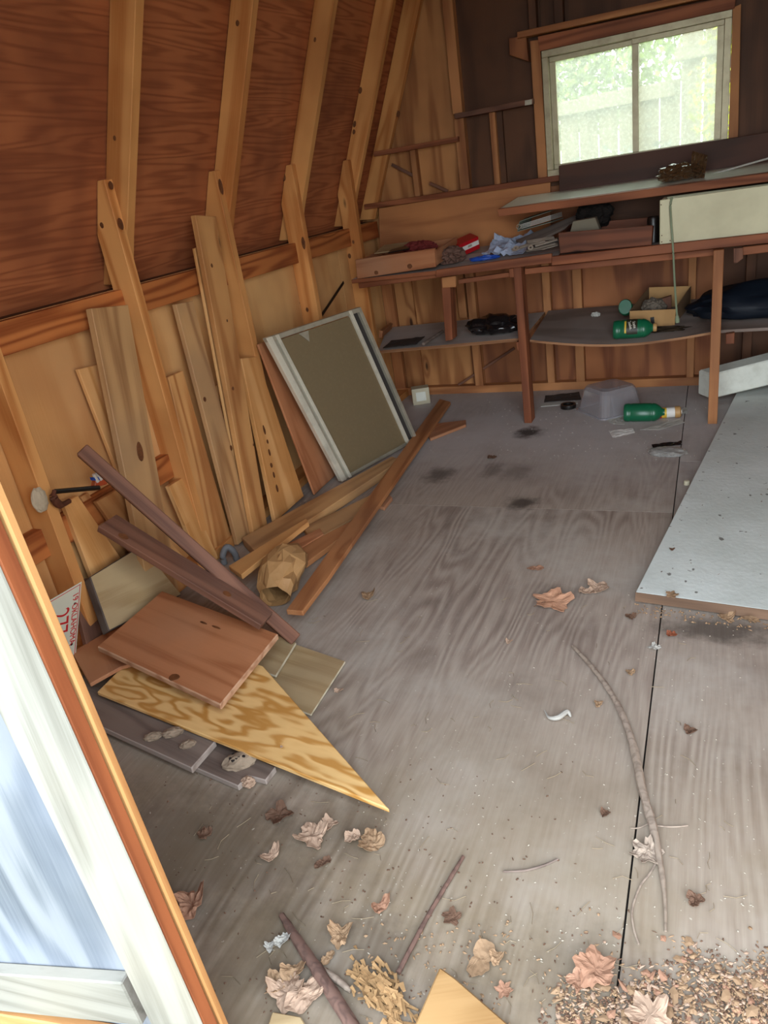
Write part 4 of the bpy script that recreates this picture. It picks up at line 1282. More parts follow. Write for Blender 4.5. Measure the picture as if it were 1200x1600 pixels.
# grey board sloping behind and binder on it
o = slab('board', [ony(806, 376, 3.88), ony(930, 322, 4.04), ony(936, 330, 4.0), ony(822, 383, 3.80)], 0.012, GREYWOOD, None, 0.001)
tag(o, 'grey board sloping up under the shelf behind the binder', 'board')
bi = tag(empty('ring_binder', ony(810, 362, 3.86)), 'grey green ring binder lying under the left end of the shelf', 'binder')
b0, b1 = ony(808, 361, 3.84), ony(862, 346, 3.84)
up_ = Vector((0, 0.02, 0.052))
back = Vector((0.03, 0.15, 0.0))
slab('cover', [b0, b1, b1 + back, b0 + back], 0.004, BINDER, bi, 0.001, away=Vector((0, 2, 9)))
slab('cover', [b0 + up_ + Vector((.01, 0, -.012)), b1 + up_ + Vector((-.005, .0, .0)), b1 + up_ + back, b0 + up_ + back], 0.004, BINDER, bi, 0.001, away=Vector((0, 2, 9)))
slab('spine', [b0 + Vector((0, 0, .001)), b0 + back + Vector((0, 0, .001)), b0 + back + up_ + Vector((.008, 0, -.008)), b0 + up_ + Vector((.008, 0, -.014))], 0.004, BINDER, bi, 0.001, away=Vector((-9, 2, 1)))
for k, dz in enumerate((0.010, 0.016, 0.022, 0.028)):
    slab('page', [b0 + Vector((.02, .006, dz)), b1 + Vector((-.004, .006, dz)), b1 + back + Vector((-.004, -.01, dz)), b0 + back + Vector((.02, -.01, dz))], 0.003, PAPER, bi, 0, away=Vector((0, 2, 9)))
tube('ring', [b0 + Vector((.010 + .011 * math.cos(a), -.002, .019 + .011 * math.sin(a))) for a in [i * math.pi / 6 for i in range(13)]], 0.0018, ALU, bi, 6)
# hinges and strips of scrap
rs = random.Random(4)
labels = ['thin metal strip topmost in the scrap heap on the bench', 'bent metal strip at the left end of the scrap heap', 'short metal strip at the front of the scrap heap', 'long metal strip pointing right out of the scrap heap', 'dull metal strip in the middle of the scrap heap', 'rusty metal strip at the back of the scrap heap', 'narrow metal strip touching the dark drawer', 'broad metal strip under the others in the scrap heap']
specs = [(812, 386, 852, 376, .030), (800, 391, 824, 383, .022), (822, 392, 850, 388, .018), (836, 384, 871, 374, .026), (818, 384, 846, 381, .036), (824, 378, 866, 371, .034), (846, 389, 871, 382, .018), (828, 390, 868, 380, .010)]
for lb, (xa, ya, xb, yb, zz) in zip(labels, specs):
    yy = 3.60 + rs.uniform(0, .08)
    A_, B_ = ony(xa, ya, yy), ony(xb, yb, yy + rs.uniform(.02, .1))
    o = beam('metal_strip', A_, B_, rs.uniform(.010, .020), 0.003, SCRAP, None, up=(rs.uniform(-.5, .5), -.5, .8), bev=0.0006)
    tag(o, lb, 'metal strip', 'scrap metal strips on the bench')
for (px, py, lb) in ((806, 388, 'round washer standing at the left of the scrap heap'), (829, 387, 'round washer lying in the middle of the scrap heap')):
    M = frame(ony(px, py, 3.60), (1, 0, 0), (0, -.8, .6))
    o = lathe('washer', [(0.005, .002), (0.013, .002), (0.014, 0), (0.013, -.002), (0.005, -.002), (0.005, .002)], M, SCRAP, None, 16, 1, False)
    tag(o, lb, 'washer')
# grey box and dark bundle in the dark drawer
o = slab('carton', [ony(895, 346, 3.70), ony(930, 340, 3.70), ony(938, 362, 3.70), ony(890, 366, 3.70)], 0.06, plain('grey_card', '#77705f', 0.8), None, 0.002)
tag(o, 'grey carton standing in the dark drawer', 'carton')
o = crumple('cloth_bundle', Vector((ony(928, 333, 3.90).x, 3.90, ony(928, 336, 3.90).z)), (0.085, 0.06, 0.058), plain('sooty_cloth', '#221e1c', 0.9, 0, .1, .2), seed=30, amp=0.28, freq=1.7, sub=4)
tag(o, 'black sooty bundle behind the grey carton under the shelf', 'bundle')
o = lathe('can', [(0.0005, 0), (0.026, 0), (0.026, .10), (0.022, .108), (0.0005, .108)], Matrix.Translation((ony(1022, 370, 3.66).x - .005, 3.68, BT(3.68) + .002)), BLACK, None, 20)
tag(o, 'black can standing between the dark drawer and the cream cabinet', 'can')

# ------------------------------------------------------------------ on the lower shelf
cb = ony(773, 508, 3.78)
o = crumple('plastic_bag', (cb.x, 3.80, ls_z(cb.x, 3.80) + .034), (0.145, 0.095, 0.055), BLACKBAG, seed=40, amp=0.22, freq=1.3, floor=ls_z(cb.x, 3.80) + .002, sub=4, smooth=True)
tag(o, 'black plastic bag crumpled on the lower shelf left of the post', 'plastic bag')
o = slab('board', [ony(597, 528, 3.80), ony(612, 514, 4.05), ony(614, 505, 4.06), ony(598, 517, 3.81)], 0.02, BACKSTUD, None, 0.001)
tag(o, 'little wooden block at the left end of the lower shelf', 'block')
stx = [ony(662, 541, 3.64), ony(692, 521, 3.88)]
o = tube('dowel', [stx[0] + Vector((0, 0, .012)), stx[1] + Vector((0, 0, .012))], 0.0085, GREYWOOD, None, 10)
tag(o, 'short grey dowel on the left part of the lower shelf', 'dowel')
o = sheet('dark_patch', [ony(598, 544, 3.66), ony(650, 538, 3.66), ony(664, 526, 3.80), ony(612, 532, 3.80)], DARKGREY, 0.006, 8, 5, 0.002)  # thin dark sheet for a flat dark patch on the shelf
tag(o, 'dark flat patch on the lower shelf beside the dowel', 'mat')


def bottle(name, label, A, B, r, roll, full):
    """oblong oil bottle lying from its base A to its cap end B"""
    A, B = Vector(A), Vector(B)
    ax = (B - A)
    L = ax.length
    M = frame(A, ax, Vector((0, -0.75, 0.65)))
    Mz = Matrix(((M[0][1], M[0][2], M[0][0], A.x), (M[1][1], M[1][2], M[1][0], A.y), (M[2][1], M[2][2], M[2][0], A.z), (0, 0, 0, 1)))
    root = tag(empty(name, A), label, 'bottle')
    bl = 0.78 * L
    prof = [(0.0005, 0), (r * .86, 0), (r * .97, .006), (r, .014), (r, bl * .16), (r * .96, bl * .18), (r * .96, bl * .22), (r, bl * .24), (r, bl * .80), (r * .96, bl * .82), (r * .96, bl * .85), (r, bl * .88), (r * .93, bl * .96), (r * .72, bl * 1.06), (r * .44, bl * 1.13), (r * .36, bl * 1.17), (r * .36, L * .95)]
    lathe('bottle_body', prof, Mz, GREENP, root, 28, 0.86)
    if full: lathe('cap', [(r * .40, L * .915), (r * .43, L * .92), (r * .43, L * .99), (r * .38, L), (0.0005, L)], Mz, TAN, root, 20, 0.95)
    return root, M, bl


A, B = ony(958, 512, 3.69), ony(1026, 514, 3.69)
zz = ls_z(A.x, 3.70)
bt, M, bl = bottle('oil_bottle', 'green motor oil bottle with a dark label lying on the lower shelf', (A.x, 3.70, zz + .043), (B.x, 3.71, zz + .040), 0.046, 0, True)
# label wrapped on the front of the bottle
def wrap(root, M, u0, u1, a0, a1, r, mat, name, off, sy=.86):
    vs, fs = [], []
    n = 14
    for s in (0, 1):
        for u in (u0, u1):
            for i in range(n + 1):
                a = a0 + (a1 - a0) * i / n
                rr = r + off - s * .0006
                vs.append(M @ Vector((u, rr * math.cos(a), rr * sy * math.sin(a))))
    N = n + 1
    for i in range(n):
        fs += [(i, i + 1, N + i + 1, N + i), (2 * N + i, 3 * N + i, 3 * N + i + 1, 2 * N + i + 1), (i, 2 * N + i, 2 * N + i + 1, i + 1), (N + i, N + i + 1, 3 * N + i + 1, 3 * N + i)]
    fs += [(0, N, 3 * N, 2 * N), (n, 2 * N + n, 3 * N + n, N + n)]
    return build(name, vs, fs, mat, M, root)
wrap(bt, M, bl * .40, bl * .72, R3(35), R3(150), 0.046, LABELDARK, 'label', .0006)
wrap(bt, M, bl * .34, bl * .39, R3(60), R3(140), 0.046, YELLOW, 'label_stripe', .0006)
for k, (w, u) in enumerate((('Quaker', .505), ('State', .625))):
    Lm = M @ Matrix.Translation((bl * u, 0.0, 0.046 * .86 + .0016)) @ Matrix.Rotation(R3(-78), 4, 'Z')
    lettering('label_lettering', w, 0.019, Lm, LETTERWHITE, bt, bend=0.042)
# green cup behind
M = frame(ony(977, 480, 3.86), (1, 0, 0), (0.3, -.9, .3))
o = lathe('cap', [(0.0005, .012), (.030, .012), (.034, .004), (.034, -.03), (.03, -.03), (.03, .006), (.0005, .008)], M, GREENP, None, 24, 1.15)
tag(o, 'round green lid propped against the cardboard box', 'lid')
# cardboard box
cbx = tag(empty('cardboard_box', (-0.25, 3.8, ls_z(-.25, 3.8))), 'open cardboard box with odds and ends on the lower shelf', 'box')
f0, f1 = ony(984, 486, 3.80), ony(1056, 483, 3.80)
zf = ls_z(-.24, 3.80) + .002
b0x, b1x = ony(1014, 449, 4.05), ony(1080, 447, 4.05)
slab('front_flap', [f0, f1, (f1.x - .004, 3.80, zf), (f0.x, 3.80, zf + .004)], 0.004, CARD, cbx, 0.0005)
slab('back_wall', [b0x, b1x, (b1x.x, 4.05, zf + .016), (b0x.x, 4.05, zf + .016)], 0.004, CARD, cbx, 0.0005)
slab('side_wall', [f0 + Vector((.001, .005, 0)), b0x + Vector((.001, -.005, 0)), (b0x.x + .001, 4.045, zf + .016), (f0.x + .001, 3.805, zf + .004)], 0.004, CARD_SHADE, cbx, 0.0005, away=Vector((5, 3, 1)))
slab('side_wall', [f1 + Vector((-.001, .005, 0)), b1x + Vector((-.001, -.005, 0)), (b1x.x - .001, 4.045, zf + .016), (f1.x - .005, 3.805, zf + .004)], 0.004, CARD_SHADE, cbx, 0.0005, away=Vector((5, 3, 1)))
slab('black_mark', [(ony(1016, 496, 3.798).x, 3.798, ony(1016, 496, 3.798).z), (ony(1022, 495, 3.798).x, 3.798, ony(1022, 495, 3.798).z), (ony(1023, 507, 3.798).x, 3.798, ony(1023, 507, 3.798).z), (ony(1017, 508, 3.798).x, 3.798, ony(1017, 508, 3.798).z)], 0.0008, BLACK, cbx, 0)
o = crumple('rag', Vector((ony(1022, 474, 3.93).x, 3.92, ony(1022, 476, 3.93).z - .01)), (0.055, 0.055, 0.045), plain('grey_cloth', '#6e6458', 0.9), seed=50, amp=0.2, freq=1.4, sub=4)
tag(o, 'grey cloth lump showing inside the cardboard box', 'rag')
o = slab('block', [ony(1030, 468, 3.93), ony(1049, 462, 3.93), ony(1049, 482, 3.93), ony(1034, 484, 3.93)], 0.03, DARKWOOD, None, 0.002)
tag(o, 'small dark block inside the cardboard box', 'block')
# navy tarp bundle
tz = ls_z(.1, 3.85)
o = crumple('tarp', (0.27, 3.86, tz + .05), (0.36, 0.15, 0.095), TARP, seed=60, amp=0.16, freq=1.0, floor=tz + .002, sub=4, smooth=True)
tag(o, 'dark navy tarp heaped at the right end of the lower shelf', 'tarp')
o = crumple('debris_clump', (ony(1035, 511, 3.72).x, 3.74, ls_z(-.2, 3.74) + .008), (0.10, 0.03, 0.013), plain('dark_debris', '#33291f', 0.95, 0, .1, .3, 40), seed=61, amp=0.5, freq=3, floor=ls_z(-.2, 3.74) + .001, sub=3)
tag(o, 'dark crumbly debris right of the oil bottle on the lower shelf', 'debris')
o = crumple('tape_roll', (ony(931, 490, 4.0).x, 4.0, ls_z(-.5, 4.0) + .008), (0.022, 0.015, 0.012), PAPER, seed=62, amp=.4, sub=3)
tag(o, 'small grey scrap at the back of the lower shelf', 'scrap')

# ------------------------------------------------------------------ under the bench, on the floor
# white foam beam behind the post
bA, bB = ony(1112, 587, 3.80), ony(1200, 553 + 12, 3.84)
bdir = (bB - bA).normalized()
H_ = 0.125
W_ = Vector((-0.06, 0.09, 0)).normalized() * 0.11
p0 = Vector((bA.x, bA.y, bA.z - H_ + .006))
vs = []
for s in (0.0, 0.95):
    q = p0 + bdir * s
    for (w, h) in ((0, 0), (1, 0), (1, 1), (0, 1)):
        vs.append(q + W_ * w + Vector((0, 0, H_ * h)))
o = build('foam_beam', vs, [(0, 1, 2, 3), (7, 6, 5, 4), (0, 4, 5, 1), (1, 5, 6, 2), (2, 6, 7, 3), (3, 7, 4, 0)], OFFWHITE, frame(p0, bdir, (0, 0, 1)), None, 0.006)
tag(o, 'long white square foam beam behind the right bench post', 'beam')
# big white sheet on the floor
W0, W1 = onz(993, 925, 0.034), Vector((0.145, 4.02, 0.034))
wdir = (onz(1200, 953, 0.034) - W0).normalized() * 0.97
sh = slab('painted_sheet', [W0, W0 + wdir, W1 + wdir * 0.86, W1], 0.026, SHEETWHITE, None, 0.002, away=Vector((0, 2, 9)))
tag(sh, 'large chalky white painted sheet lying on the floor at right', 'sheet')
en0 = Vector((0, 0, -1)).cross(wdir).normalized()
if en0.y > 0: en0 = -en0
ed = W0 + en0 * 0.001
slab('raw_edge', [ed, ed + wdir, ed + wdir + Vector((0, -.004, -.026)) + en0 * .004, ed + Vector((0, -.004, -.026)) + en0 * .004], 0.002, wood('sheet_edge', '#735843', '#503a2a', rings=6), sh, 0)
# clear bin upside down
bn = [onz(905, 645), onz(948, 657), onz(1012, 640)]
bd = (bn[2] - bn[1])
bdx = bd.normalized()
bdy = Vector((-bdx.y, bdx.x, 0))
if bdy.y < 0: bdy = -bdy
ll = bd.length * 1.05
ww = 0.25
BO = bn[1] - bdx * 0.02
binr = tag(empty('plastic_bin', BO), 'cloudy clear plastic bin lying upside down under the bench', 'bin')


def bring(inset, z, c=0.035):
    out = []
    for (cx_, cy_, a0) in ((inset + c, inset + c, 180), (ll - inset - c, inset + c, 270), (ll - inset - c, ww - inset - c, 0), (inset + c, ww - inset - c, 90)):
        for k in range(5):
            a = R3(a0 + 90 * k / 4)
            out.append(BO + bdx * (cx_ + c * math.cos(a)) + bdy * (cy_ + c * math.sin(a)) + Vector((0, 0, z)))
    return out


def rings(name, rl, mat, parent, capend=True):
    vs, fs = [], []
    n = len(rl[0])
    for r in rl: vs += r
    for i in range(len(rl) - 1):
        for k in range(n):
            fs.append((i * n + k, i * n + (k + 1) % n, (i + 1) * n + (k + 1) % n, (i + 1) * n + k))
    if capend: fs.append(tuple(range((len(rl) - 1) * n, len(rl) * n)))
    return build(name, vs, fs, mat, Matrix.Translation(BO), parent, 0, 1, False)


rings('bin_body', [bring(0.002, 0.004), bring(0.024, 0.115), bring(0.034, 0.132), bring(0.055, 0.138)], BINPLASTIC, binr)
rings('bin_rim', [bring(-0.008, 0.003), bring(-0.008, 0.010), bring(0.000, 0.012), bring(0.000, 0.003), bring(-0.008, 0.003)], BINPLASTIC, binr, False)
for s in (0.28, 0.62):
    a = BO + bdx * ll * s + bdy * 0.006 + Vector((0, 0, .012))
    b = BO + bdx * ll * s + bdy * 0.031 + Vector((0, 0, .105))
    tube('bin_rib', [a, b], 0.0022, BINPLASTIC, binr, 6)
# green bottle on the floor and spray can
A, B = onz(974, 662), onz(1034, 661)
bt2, M2, bl2 = bottle('oil_bottle', 'plain green bottle lying on the floor before the clear bin', (A.x, A.y + .04, .043), (B.x + .02, A.y + .045, .040), 0.045, 0, False)
sp = tag(empty('spray_can', onz(1035, 658)), 'small white and yellow container with a tan cap beside the floor bottle', 'container')
A, B = onz(1026, 656) + Vector((0, .02, .026)), onz(1062, 652) + Vector((0, .0, .028))
Mz = frame(A, (B - A), (0, -.6, .8))
Mz = Matrix(((Mz[0][1], Mz[0][2], Mz[0][0], A.x), (Mz[1][1], Mz[1][2], Mz[1][0], A.y), (Mz[2][1], Mz[2][2], Mz[2][0], A.z), (0, 0, 0, 1)))
L = (B - A).length
lathe('can_body', [(.0005, 0), (.022, 0), (.025, .004), (.025, L * .35)], Mz, LETTERRED, sp, 20)
lathe('can_label', [(.0252, L * .2), (.0252, L * .42)], Mz, YELLOW, sp, 20)
lathe('can_neck', [(.0248, L * .35), (.0248, L * .78), (.0005, L * .78)], Mz, WHITECARD, sp, 20)
lathe('can_cap', [(.026, L * .78), (.028, L * .80), (.028, L * 1.0), (.022, L * 1.05), (.0005, L * 1.05)], Mz, TAN, sp, 20)
lathe('cap_button', [(.010, L * 1.05), (.010, L * 1.09), (.0005, L * 1.09)], Mz, WHITECARD, sp, 14)
# papers
for pts, lab, m, sd in (([(951, 673), (989, 669), (992, 676), (957, 683)], 'white paper strip flat on the floor before the bottle', WHITECARD, 1), ([(945, 655), (974, 648), (976, 663), (958, 662)], 'white paper corner under the floor bottle', PAPER, 2), ([(1000, 671), (1062, 654), (1070, 660), (1030, 671)], 'crumpled white paper under the small container', PAPER, 3), ([(1040, 642), (1074, 636), (1074, 645), (1046, 650)], 'grey card lying behind the small container', PAPER, 4)):
    o = sheet('paper', [onz(*p, 0.004) for p in pts], m, 0.006, 8, sd, 0.0012)
    tag(o, lab, 'paper', 'papers on the floor under the bench')
o = slab('ruler', [onz(844, 630, .004), onz(902, 626, .004), onz(903, 630, .004), onz(845, 635, .004)], 0.003, PAPER, None, 0.0005)
tag(o, 'pale ruler like strip on the floor near the left bench post', 'strip')
o = sheet('film_scrap', [onz(852, 618, .004), onz(905, 612, .004), onz(908, 624, .004), onz(850, 628, .004)], DARKGREY, 0.008, 8, 7, 0.0012)
tag(o, 'dark film scrap on the floor behind the pale strip', 'film')
M = Matrix.Translation(onz(888, 634, 0.012))
o = lathe('tape_roll', [(.028, -.010), (.040, -.010), (.041, 0), (.040, .010), (.028, .010), (.028, -.010)], M, BLACK, None, 28, 1, False)
tag(o, 'black ring of tape lying left of the clear bin', 'tape')
# clear bag
o = crumple('clear_bag', onz(1043, 706, 0.012), (0.075, 0.045, 0.016), CLEARBAG, seed=70, amp=0.2, freq=1.4, floor=0.002, sub=4, rot=-0.1, smooth=True)
tag(o, 'clear plastic bag crumpled on the floor left of the white sheet', 'plastic bag')
o = sheet('film_scrap', [onz(1018, 694, .006), onz(1064, 688, .006), onz(1066, 694, .006), onz(1020, 699, .006)], BLACKBAG, 0.012, 8, 8, 0.001)
tag(o, 'shiny black film edge behind the clear bag', 'film')
o = lathe('bottle_cap', [(.0005, .016), (.009, .016), (.011, .013), (.011, 0), (.0005, 0)], Matrix.Translation(onz(1073, 757, 0.001)), CERAMIC, None, 16)
tag(o, 'small cream bottle cap beside the edge of the white sheet', 'cap')
# cream block at the back corner
cbk = onz(659, 634)
o = tag(empty('ceramic_block', cbk), 'cream square block near the back left corner', 'block')
q0, q1 = onz(646, 634), onz(673, 630)
hh = ony(646, 609, q0.y).z
dx_ = (q1 - q0)
by = Vector((-dx_.y, dx_.x, 0)).normalized() * 0.075
vs = [q0, q1, q1 + by, q0 + by]
vs += [v + Vector((0, 0, hh)) for v in vs]
build('block_body', vs, [(3, 2, 1, 0), (4, 5, 6, 7), (0, 1, 5, 4), (1, 2, 6, 5), (2, 3, 7, 6), (3, 0, 4, 7)], CERAMIC, Matrix.Translation(cbk), o, 0.004, 2)
ctr = (q0 + q1) / 2 + Vector((0, 0, hh / 2))
fn = -by.normalized()
slab('block_face', [ctr + fn * .001 + dx_ * a + Vector((0, 0, hh * b)) for (a, b) in ((-.28, -.28), (.28, -.28), (.28, .28), (-.28, .28))], 0.002, OFFWHITE, o, 0.0008)

# ------------------------------------------------------------------ sticks, leaves, debris


def stick(name, px, radii, mat, label, z=0.0, seed=1, cat='stick'):
    pts = [onz(x, y, r + 0.001 + z) for (x, y), r in zip(px, radii)]
    sm = smooth_path(pts, 6)
    rr = []
    for i in range(len(radii) - 1):
        for j in range(6): rr.append(radii[i] + (radii[i + 1] - radii[i]) * j / 6)
    rr.append(radii[-1])
    o = tube(name, sm, rr, mat, None, 9, True, 0.10, seed)
    if label: tag(o, label, cat)
    return o


br_ = stick('branch', [(895, 1010), (925, 1042), (962, 1095), (988, 1160), (1003, 1230), (1020, 1290), (1030, 1340), (1038, 1395), (1040, 1455)], [.0045, .006, .007, .0085, .009, .0085, .006, .0035, .0022], BARK, 'long curved grey branch lying on the floor at right', cat='branch')
def twig(px, r, mat, parent):
    pts = [onz(x, y, r + .001) for (x, y) in px]
    sm = smooth_path(pts, 5)
    return tube('twig', sm, r, mat, parent, 6)
twig([(1030, 1340), (1015, 1365), (1000, 1385), (988, 1420), (990, 1450), (998, 1475)], .0018, BARK, br_)
twig([(1024, 1290), (1050, 1292), (1075, 1290)], .0014, BARK, br_)
twig([(1022, 1282), (1000, 1293), (985, 1294)], .0014, BARK, br_)
stick('stick', [(724, 1338), (705, 1370), (675, 1420), (648, 1470), (622, 1520)], [.0035, .0042, .0042, .0045, .0045], BARK_DARK, 'straight dark stick on the floor near the bottom centre')
stick('stick', [(786, 1362), (820, 1360), (850, 1352), (872, 1342)], [.0018, .0024, .0024, .0018], GREYWOOD, 'short thin twig lying right of the straight dark stick')
stick('stick', [(440, 1430), (478, 1490), (512, 1540), (560, 1620)], [.006, .010, .011, .012], BARK_DARK, 'thick dark stick at the bottom left among dry leaves')
stick('stick', [(500, 1512), (525, 1530), (548, 1548)], [.004, .006, .004], BARK, 'short pale stick piece crossing near the thick dark stick')


def leaf(px, py, size, mat, label, seed, lobes=5, curl=0.3, rot=0.0, group=None, flat=0.25, z=0.0):
    rn = random.Random(seed)
    c = onz(px, py, z + 0.002)
    n, m = 40, 5
    vs, fs = [], []
    ph = rn.uniform(0, 6)

    def pt(a, t, dz):
        rad = size * (0.80 + 0.17 * math.cos(lobes * (a - rot)) + 0.05 * math.cos(3 * lobes * (a - rot) + 1))
        if lobes <= 1: rad = size * (0.42 + 0.58 * abs(math.cos(a - rot)) ** 1.6)
        rad *= 1 + 0.22 * noise.noise(Vector((math.cos(a) * 3, math.sin(a) * 3, seed)))
        x, y = math.cos(a) * rad * t, math.sin(a) * rad * t
        w = noise.noise(Vector((x / size * 1.6, y / size * 1.6, seed * 3.3))) + .5 * noise.noise(Vector((x / size * 4, y / size * 4, seed)))
        cr = (x * math.cos(ph) + y * math.sin(ph)) / size
        h = abs(w) * size * flat * .6 + curl * size * cr * cr * 1.2 - 0.03 * size * abs(math.cos(2.5 * (a - rot))) * t
        return c + Vector((x * (1 - .25 * curl * cr * cr), y, max(0.0, h) + dz + .001))
    for dz in (0.0012, 0.0):
        vs.append(pt(0, 0, dz))
        for j in range(1, m + 1):
            for k in range(n): vs.append(pt(2 * math.pi * k / n, j / m, dz))
    T = 1 + m * n
    for k in range(n):
        k2 = (k + 1) % n
        fs += [(0, 1 + k, 1 + k2), (T, T + 1 + k2, T + 1 + k)]
        for j in range(m - 1):
            a, b = 1 + j * n, 1 + (j + 1) * n
            fs += [(a + k, b + k, b + k2, a + k2), (T + a + k, T + a + k2, T + b + k2, T + b + k)]
        e = 1 + (m - 1) * n
        fs.append((e + k, T + e + k, T + e + k2, e + k2))
    o = build('dry_leaf', vs, fs, mat, Matrix.Translation(c), None, 0, 1, False)
    tag(o, label, 'leaf', group)
    return o, c


LG = 'dry leaves on the floor'
o, c = leaf(865, 940, 0.068, plain('rosy_leaf', '#b98c70', 0.75, 0, 0.2, 0.08, 22, '#9a6e54', 0.35), 'large pinkish lobed leaf lying flat in mid floor', 1, 5, .25, .3, LG)
tube('leaf_stalk', [c + Vector((-.02, -.02, .012)), c + Vector((-.05, -.045, .006))], .0014, LEAF_BROWN, o, 6)
leaf(935, 921, 0.042, LEAF_PALE, 'crumpled pale leaf just right of the large pinkish leaf', 2, 4, .4, 1.1, LG, .5)
leaf(912, 926, 0.022, LEAF_PALE, 'small leaf fragment between the two large pinkish leaves', 3, 3, .5, .2, LG, .6)
leaf(837, 889, 0.026, LEAF_PINK, 'narrow pinkish leaf lying beyond the large lobed leaf', 4, 1, .3, .2, LG)
leaf(575, 932, 0.030, LEAF_TAN, 'curled tan leaf on the floor right of the longest plank', 5, 3, .6, .5, LG, .5)
leaf(768, 716, 0.024, LEAF_BROWN, 'tiny brown leaf on the far floor', 6, 3, .4, .5, LG, .5)
leaf(1049, 993, 0.016, plain('red_brown_leaf', '#7c4228', .7), 'small red brown leaf in front of the white sheet', 7, 3, .5, .5, LG, .6)
leaf(1022, 1013, 0.018, FEATHER, 'small white papery scrap near the floor seam', 8, 4, .4, .1, LG, .7)
leaf(1050, 930, 0.020, LEAF_TAN, 'tan leaf lying on the near edge of the white sheet', 9, 5, .2, .1, LG, .2, 0.036)
leaf(1050, 859, 0.010, LEAF_BROWN, 'dark leaf crumb on the white sheet', 10, 3, .3, .4, LG, .5, 0.036)
leaf(795, 1004, 0.012, LEAF_PALE, 'pale leaf crumb left of the branch tip', 11, 3, .5, .4, LG, .6)
leaf(930, 1515, 0.040, LEAF_PINK, 'pink rounded leaf in the litter at the bottom right', 12, 5, .3, .6, LG, .35, .012)
leaf(902, 1533, 0.020, LEAF_PINK, 'small pink leaf touching the rounded pink leaf', 13, 4, .3, .2, LG, .4, .010)
leaf(1015, 1590, 0.040, LEAF_PALE, 'large pale leaf at the bottom edge right of centre', 14, 5, .3, .9, LG, .4, .012)
leaf(788, 1548, 0.016, LEAF_PINK, 'little pink shell shaped leaf right of the tan board', 15, 6, .3, .2, LG, .3)
leaf(752, 1500, 0.034, LEAF_TAN, 'narrow yellowish leaf above the tan board', 16, 1, .2, 1.5, LG, .2)
leaf(776, 1498, 0.016, LEAF_TAN, 'ragged tan leaf bit right of the narrow yellowish leaf', 17, 3, .6, .5, LG, .6)
leaf(706, 1434, 0.020, LEAF_BROWN, 'flat brown leaf right of the straight stick', 18, 5, .2, .5, LG, .25)
leaf(580, 1318, 0.034, LEAF_TAN, 'curled tan leaf below the tip of the golden plywood', 19, 3, .6, .2, LG, .6)
leaf(552, 1312, 0.020, LEAF_PALE, 'pale curl left of the tan leaf under the plywood tip', 20, 3, .8, 1.2, LG, .8)
leaf(488, 1308, 0.040, LEAF_PALE, 'broad crumpled leaf in the middle of the lower left floor', 21, 4, .5, .8, LG, .6)
leaf(515, 1290, 0.022, LEAF_PALE, 'pale leaf bit behind the broad crumpled leaf', 22, 3, .5, .3, LG, .5)
leaf(437, 1275, 0.034, LEAF_BROWN, 'brown leaf left of the broad crumpled leaf', 23, 4, .4, .3, LG, .4)
leaf(424, 1338, 0.024, LEAF_PALE, 'pale narrow leaf standing below the brown leaf', 24, 1, .6, 1.2, LG, .6)
leaf(505, 1350, 0.018, LEAF_BROWN, 'small brown leaf below the broad crumpled leaf', 25, 1, .6, .8, LG, .6)
leaf(320, 1305, 0.020, LEAF_BROWN, 'small brown leaf below the dark grey boards', 26, 3, .5, .8, LG, .6)
leaf(300, 1415, 0.038, LEAF_PINK, 'curled pinkish leaf beside the door leaf edge', 27, 3, .8, .8, LG, .8)
leaf(597, 1418, 0.022, LEAF_PINK, 'pink leaf curl in the lower middle floor', 28, 1, .7, 1.0, LG, .7)
leaf(533, 1463, 0.028, LEAF_TAN, 'folded yellow brown leaf above the shredded bark', 29, 3, .7, .9, LG, .7)
leaf(513, 1498, 0.014, LEAF_TAN, 'small tan leaf bit below the folded yellow brown leaf', 30, 1, .4, 1.2, LG, .5)
leaf(443, 1470, 0.018, FEATHER, 'small white torn leaf by the thick dark stick', 31, 1, .7, 1.0, LG, .8)
leaf(422, 1480, 0.012, FEATHER, 'tiny white scrap left of the white torn leaf', 32, 3, .5, 1.0, LG, .6)
leaf(452, 1552, 0.038, LEAF_PALE, 'big pale folded leaf at the bottom left', 33, 4, .6, .3, LG, .6)
leaf(482, 1555, 0.040, LEAF_PALE, 'long pale leaf against the thick dark stick', 34, 1, .4, 1.0, LG, .5)
leaf(460, 1520, 0.026, LEAF_TAN, 'tan leaf curl at the top of the bottom left leaves', 35, 1, .6, .6, LG, .6)
leaf(432, 1540, 0.026, LEAF_TAN, 'tan leaf at the left of the bottom left leaves', 36, 3, .6, .6, LG, .6)
leaf(985, 965, 0.018, LEAF_BROWN, 'brown leaf crumbs below the corner of the white sheet', 37, 3, .5, .5, LG, .6)
leaf(1135, 967, 0.028, LEAF_TAN, 'tan leaf under the near edge of the white sheet', 38, 4, .5, .5, LG, .5)
leaf(1172, 970, 0.028, LEAF_TAN, 'curled tan leaf at the right by the near sheet edge', 39, 3, .7, .5, LG, .6)
leaf(530, 1080, 0.014, LEAF_PALE, 'pale leaf sliver beside the tan plywood sheet', 40, 1, .5, .5, LG, .6)
leaf(440, 1168, 0.004, LEAF_PALE, 'pale crumb on the golden plywood', 41, 3, .5, .5, LG, .6, .06)
leaf(985, 1052, 0.014, LEAF_TAN, 'tan leaf bit right of the branch near the floor seam', 42, 3, .5, .4, LG, .6)
leaf(935, 1101, 0.013, LEAF_TAN, 'tan leaf bit left of the middle of the branch', 43, 3, .5, .4, LG, .6)
leaf(945, 1272, 0.012, LEAF_BROWN, 'brown crumb left of the lower branch', 44, 3, .5, .4, LG, .6)
leaf(1010, 1335, 0.034, BARK, 'fibrous grey tuft under the lower branch', 45, 6, .3, .4, LG, .6)
